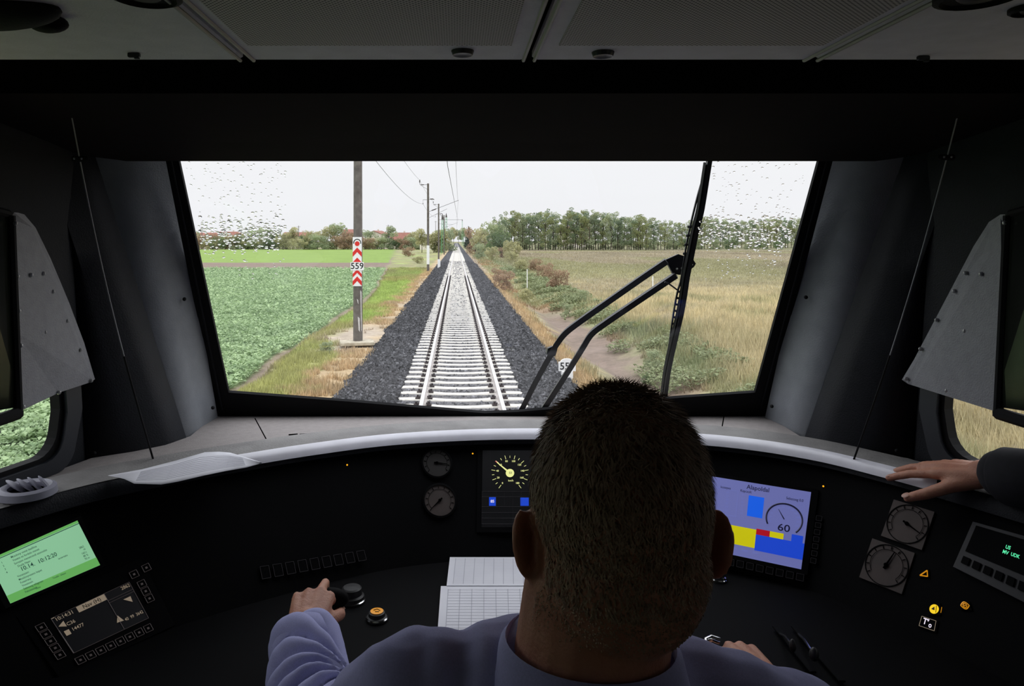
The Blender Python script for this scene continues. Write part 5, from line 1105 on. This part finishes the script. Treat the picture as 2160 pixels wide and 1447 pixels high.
def head(m, c, k=1.0):
    x, y, z = c; E_ = lambda dx, dy, dz, rx, ry, rz, R=None: m.ell(V3(x+dx*k, y+dy*k, z+dz*k), (rx*k, ry*k, rz*k), R, 24, 16)
    E_(0, 0, 0, .078, .096, .100); E_(0, -.02, -.045, .072, .074, .078); E_(0, .045, -.075, .058, .055, .062); E_(0, .055, -.112, .034, .034, .022); E_(0, .082, -.018, .052, .018, .02)
    cap(m, V3(x, y+.096*k, z-.02*k), .008*k, V3(x, y+.118*k, z-.058*k), .0125*k, 10); E_(-.011, .107, -.062, .009, .01, .008); E_(.011, .107, -.062, .009, .01, .008)
    E_(0, .096, -.083, .022, .012, .006); E_(0, .095, -.092, .019, .012, .007)
    for s in (-1, 1):
        E_(s*.034, .075, -.05, .022, .022, .018)
        R = Matrix.Rotation(s*.55, 3, 'Z') @ Matrix.Rotation(s*.16, 3, 'Y')
        E_(s*.085, -.006, -.036, .0075, .0195, .031, R); E_(s*.077, .004, -.05, .010, .012, .02, R)
def hair(body, c, parent, k=1.0, mt='hair_brown', n=30000, low=-.105, seed=3):
    me = body.data; co = [tuple(v.co+Vector(wloc(body))) for v in me.vertices]; bv = BVHTree.FromPolygons(co, [tuple(p.vertices) for p in me.polygons]); r = np.random.default_rng(seed)
    C0 = V3(*c); vs = []; fs = []; cv = []; 
    for _ in range(n):
        d = Vector(r.normal(size=3)).normalized()
        h, nn, i, dd = bv.ray_cast(C0, d)
        if h is None or dd > .14*k: continue
        q = (h-C0)/k
        if q.y > .045+.9*max(0, q.z-.03)*.6 and q.z < .07: continue
        if q.z < low+.02*r.random() or (q.y > -.02 and q.z < -.035+.35*abs(q.y)): continue
        if abs(q.x) > .066 and (q.y+.004)**2/.030**2+(q.z+.040)**2/.038**2 < 1: continue
        top = max(0, min(1, (q.z-.0)/.08)); L_ = k*(.007+.011*top)*r.uniform(.6, 1.3)*(.55 if q.z < -.06 else 1)
        flow = Vector((.35*r.normal()+ .5*q.x/.08, -.55+.5*r.normal()*.5, -.35-.3*(1-top))); t_ = (flow-nn*flow.dot(nn)); t_ = t_.normalized() if t_.length > 1e-4 else t_
        dr = (nn*(.42+.22*r.random()+.08*top)+t_*.9).normalized(); s_ = nn.cross(dr).normalized()*.0007*k
        b_ = h-nn*.0012; o = len(vs); mid_ = b_+dr*L_*.55+nn*.001; tip = b_+dr*L_-nn*.0008+t_*L_*.15
        vs += [b_-s_, b_+s_, mid_+s_*.8, mid_-s_*.8, tip]; fs += [(o, o+1, o+2, o+3), (o+3, o+2, o+4)]
    m = MB(); m.v = [tuple(v) for v in vs]; m.f = fs; o = m.build('hair', mt, parent)
    return o
def nail_parts(nails, parent):
    for p, d, up_, r in nails:
        s_ = d.cross(up_).normalized(); R = Matrix((d, s_, up_.normalized())).transposed(); m = MB(); m.ell(p, (r*1.25, r, .0011), R, 12, 6); m.build('fingernail', 'nail', parent, smooth=True)
def eyes(c, k, parent):
    for s in (-1, 1):
        e = V3(c[0]+s*.031*k, c[1]+.083*k, c[2]-.035*k); m = MB(); m.ell(e, (.0125*k,)*3); w = m.build('eye', 'eye_white', parent, smooth=True)
        m = MB(); m.ell(e+Vector((0, .009*k, 0)), (.0055*k, .0045*k, .0055*k)); m.build('iris', 'eye_dark', w, smooth=True)
# ---- the driver
HC = (.146, .662, -.234)
drv = thing('person', 'seated person seen from behind, short brown hair, blue shirt, hands on the levers', 'person', V3(.14, .78, -1.05))
B = MB(); head(B, HC)
cap(B, V3(.132, .668, -.30), .068, V3(.118, .672, -.41), .070, 20)
SL, EL, WL = V3(-.045, .715, -.445), V3(-.185, .985, -.71), V3(-.262, 1.262, -.672)
SR, ER, WR = V3(.335, .725, -.49), V3(.475, 1.0, -.785), V3(.530, 1.255, -.752)
def torso(m, g=0.0, arms=True, k=0.0):
    E_ = lambda c, r, R=None: m.ell(c, tuple(a+g for a in r), R, 28, 18)
    E_(V3(.14, .74, -.60), (.165, .105, .19)); E_(V3(.14, .77, -.80), (.155, .115, .2)); E_(V3(.14, .80, -.98), (.17, .125, .11))
    cap(m, V3(.115, .69, -.415), .052+g, SL+Vector((.02, 0, .0)), .05+g, 16); cap(m, V3(.155, .69, -.425), .052+g, SR+Vector((-.01, 0, .0)), .05+g, 16)
    cap(m, V3(.05, .73, -.50), .075+g, V3(.25, .735, -.52), .075+g, 16)
    if arms:
        for S_, E2, W_ in ((SL, EL, WL), (SR, ER, WR)):
            q = .25 if not k else (.0); cap(m, S_, .052+g, E2, .042+g, 16); cap(m, E2, .042+g+k, E2.lerp(W_, .5), .038+g+k, 16); e_ = W_ if not k else E2.lerp(W_, .88); cap(m, E2.lerp(W_, .5), .038+g+k, e_, (.027+g+k if not k else (.054 if W_.x < 0 else .040)), 16)
torso(B)
for s in (-1, 1): cap(B, V3(.14+s*.09, .82, -1.0), .08, V3(.14+s*.11, 1.22, -.98), .06, 16); cap(B, V3(.14+s*.11, 1.22, -.98), .055, V3(.14+s*.12, 1.32, -1.48), .04, 14)
nl = []
hand(B, WL+Vector((0, .005, 0)), (.03, 1, .26), (1, -.02, -.15), [(.95, .9, .5), (.35, .95, .7), (.95, .9, .5), (.6, 1.0, .5)], [(.055, .038, -.016), (.082, .050, -.030), (.105, .048, -.042)], nails=nl, spread=.16)
hand(B, WR, (-.30, 1, .12), (-1, -.3, -.1), [(1.0, 1.0, .6), (1.1, 1.0, .6), (1.1, 1.1, .6), (1.1, 1.1, .6)], [(.052, .040, -.012), (.082, .050, -.03), (.108, .045, -.045)], nails=nl)
body = fuse('body', B, .0038, 'skin', drv, it=3); hair(body, HC, drv); eyes(HC, 1, drv); nail_parts(nl, drv)
CR = V3(-.160, 1.115, -.615)                              # where the left sleeve folds gather
def folds(co):
    x, y, z = co[:, 0], co[:, 1], co[:, 2]; rx, ry, rz = x-CR.x, y-CR.y, z-CR.z; dist = np.sqrt(rx**2+ry**2+rz**2)
    th = np.arctan2(ry, -rx); w = np.clip((.40-dist)/.15, 0, 1)*(x < .02)*(y > .86)
    ph = th*15+3*dist*8+1.2*vn(x*10, z*10, 1, 3); f1 = (np.abs(np.sin(ph*.5))**.6*2-1.1)*.0095*w*np.clip(dist/.05, 0, 1)
    f2 = (vn(x*14+z*5, y*14-z*9, 1.0, 4)-.5)*.011*(1-w); f3 = (vn(x*40+y*9, z*40+y*25, 1.0, 5)-.5)*.004
    d = np.hypot(x-(.02), z-(CZ-.43)); f4 = -.010*np.exp(-((x-.0-(z-CZ+.40)*.35)/.014)**2)*(z < CZ-.33)*(y < .8)
    return f1+f2+f3+f4
SH = MB(); torso(SH, .012, True, .010); m = SH
mcl = fuse('shirt', SH, .0045, 'shirt_blue', drv, it=4, disp=folds)
m = MB(); ax = Vector((.02, .06, 1)); cc = V3(.121, .672, -.395)
prof = [(.084, -.04), (.080, -.005), (.0755, .025), (.077, .031), (.082, .025), (.090, -.005), (.096, -.02), (.092, -.03)]
m.lathe(prof, cc, ax, 48, sx=1.0, xdir=(1, 0, 0)); m.build('shirt_collar', 'shirt_blue', drv, smooth=True)
for W_, E2, q_ in ((WL, EL, 1.0), (WR, ER, .8)):
    d = (W_-E2).normalized(); m = MB(); c0 = W_-d*.062; m.lathe([(a_*q_, b_) for a_, b_ in [(.052, 0), (.055, .004), (.056, .036), (.053, .041), (.048, .036), (.046, .0)]], c0, d, 32); m.build('shirt_cuff', 'shirt_blue', drv, smooth=True)
m = MB()
for s in (-1, 1): cap(m, V3(.14+s*.085, .80, -1.0), .098, V3(.14+s*.11, 1.22, -.98), .074, 16); cap(m, V3(.14+s*.11, 1.22, -.98), .072, V3(.14+s*.12, 1.31, -1.44), .06, 14)
m.ell(V3(.14, .80, -.99), (.185, .14, .11), None, 24, 14); fuse('trousers', m, .008, 'trousers_navy', drv)
for s in (-1, 1): m = MB(); cap(m, V3(.14+s*.12, 1.30, -1.545), .045, V3(.14+s*.13, 1.46, -1.565), .038, 14); m.box(V3(.14+s*.125, 1.38, -1.60), (.09, .27, .03), bev=.012); fuse('shoe', m, .007, 'shoe_black', drv)
# ---- the driver's seat
st = thing('driver_chair', 'dark fabric chair under and behind the seated driver', 'chair', V3(.14, .75, ZF))
m = MB(); m.box(V3(.14, .86, -1.15), (.5, .5, .13), bev=.04); m.build('seat_cushion', 'seat_fabric', st)
m = MB(); m.box(V3(.14, .585, -.83), (.46, .09, .55), Matrix.Rotation(-.08, 3, 'X'), bev=.04); m.build('backrest', 'seat_fabric', st)
m = MB(); m.lathe([(.22, 0), (.2, .03), (.06, .05), (.05, .40)], V3(.14, .82, ZF), n=24); m.build('seat_pedestal', 'desk_black', st, smooth=True)
# ---- the standing person at the right
H2 = (1.10, .83, .045)
p2 = thing('person', 'person in a dark jacket at the right edge, one hand resting on the hood edge', 'person', V3(1.1, .8, ZF))
B = MB(); head(B, H2, .98)
S2, E2, W2 = V3(1.07, .97, -.20), V3(1.135, 1.16, -.40), V3(1.062, 1.455, -.462)
def torso2(m, g=0):
    E_ = lambda c, r: m.ell(c, tuple(a+g for a in r), None, 24, 16)
    E_(V3(1.12, .80, -.36), (.12, .17, .2)); E_(V3(1.12, .80, -.60), (.11, .15, .2)); E_(V3(1.12, .80, -.78), (.12, .16, .12))
    cap(m, V3(1.11, .83, -.13), .05+g, S2, .05+g, 16); cap(m, V3(1.11, .80, -.13), .05+g, V3(1.12, .63, -.2), .05+g, 16)
    cap(m, S2, .048+g, E2, .042+g, 16); cap(m, E2, .042+g, W2 if not g else E2.lerp(W2, .93), .028+g*1.1, 16)
    cap(m, V3(1.12, .63, -.2), .05+g, V3(1.14, .58, -.50), .04+g, 14); cap(m, V3(1.14, .58, -.50), .04+g, V3(1.12, .62, -.74 if not g else -.70), .03+g, 14)
torso2(B); cap(B, V3(1.10, .82, -.02), .058, V3(1.11, .82, -.13), .064, 18)
for s in (-1, 1): cap(B, V3(1.12, .80+s*.09, -.85), .08, V3(1.12, .80+s*.1, -1.25), .055, 14); cap(B, V3(1.12, .80+s*.1, -1.25), .055, V3(1.12, .80+s*.1, -1.52), .04, 14)
nl2 = []
hand(B, W2, (-.50, .86, -.13), (-.80, -.50, -.22), [(.10, .16, .08), (.14, .2, .1), (.18, .25, .1), (.2, .28, .1)], [(.058, .040, -.014), (.094, .060, -.026), (.124, .073, -.034)], sc=1.1, nails=nl2, spread=.1)
hand(B, V3(1.12, .62, -.74), (0, .1, -1), (0, 1, .1), [(.3, .4, .2)]*4, [(.05, .04, 0), (.08, .05, -.01), (.105, .052, -.015)])
b2 = fuse('body', B, .004, 'skin', p2, it=3); hair(b2, H2, p2, .98, 'hair_dark', 16000); eyes(H2, .98, p2); nail_parts(nl2, p2)
J = MB(); torso2(J, .016)
def f2_(co): return (vn(co[:, 0]*14+co[:, 2]*5, co[:, 1]*14-co[:, 2]*9, 1.0, 4)-.5)*.01
fuse('jacket', J, .006, 'jacket_black', p2, it=4, disp=f2_)
d = (W2-E2).normalized(); m = MB(); m.lathe([(.048, 0), (.053, .01), (.055, .085), (.052, .092), (.045, .088), (.043, .02)], W2-d*.115, d, 36); m.build('jacket_cuff', 'jacket_black', p2, smooth=True)
m = MB()
for s in (-1, 1): cap(m, V3(1.12, .80+s*.085, -.85), .095, V3(1.12, .80+s*.1, -1.52), .062, 14)
m.ell(V3(1.12, .80, -.80), (.135, .175, .12)); fuse('trousers', m, .009, 'trousers_navy', p2)
for s in (-1, 1): m = MB(); cap(m, V3(1.12, .80+s*.1, -1.565), .045, V3(.98, .82+s*.11, -1.575), .038, 14); fuse('shoe', m, .008, 'shoe_black', p2)
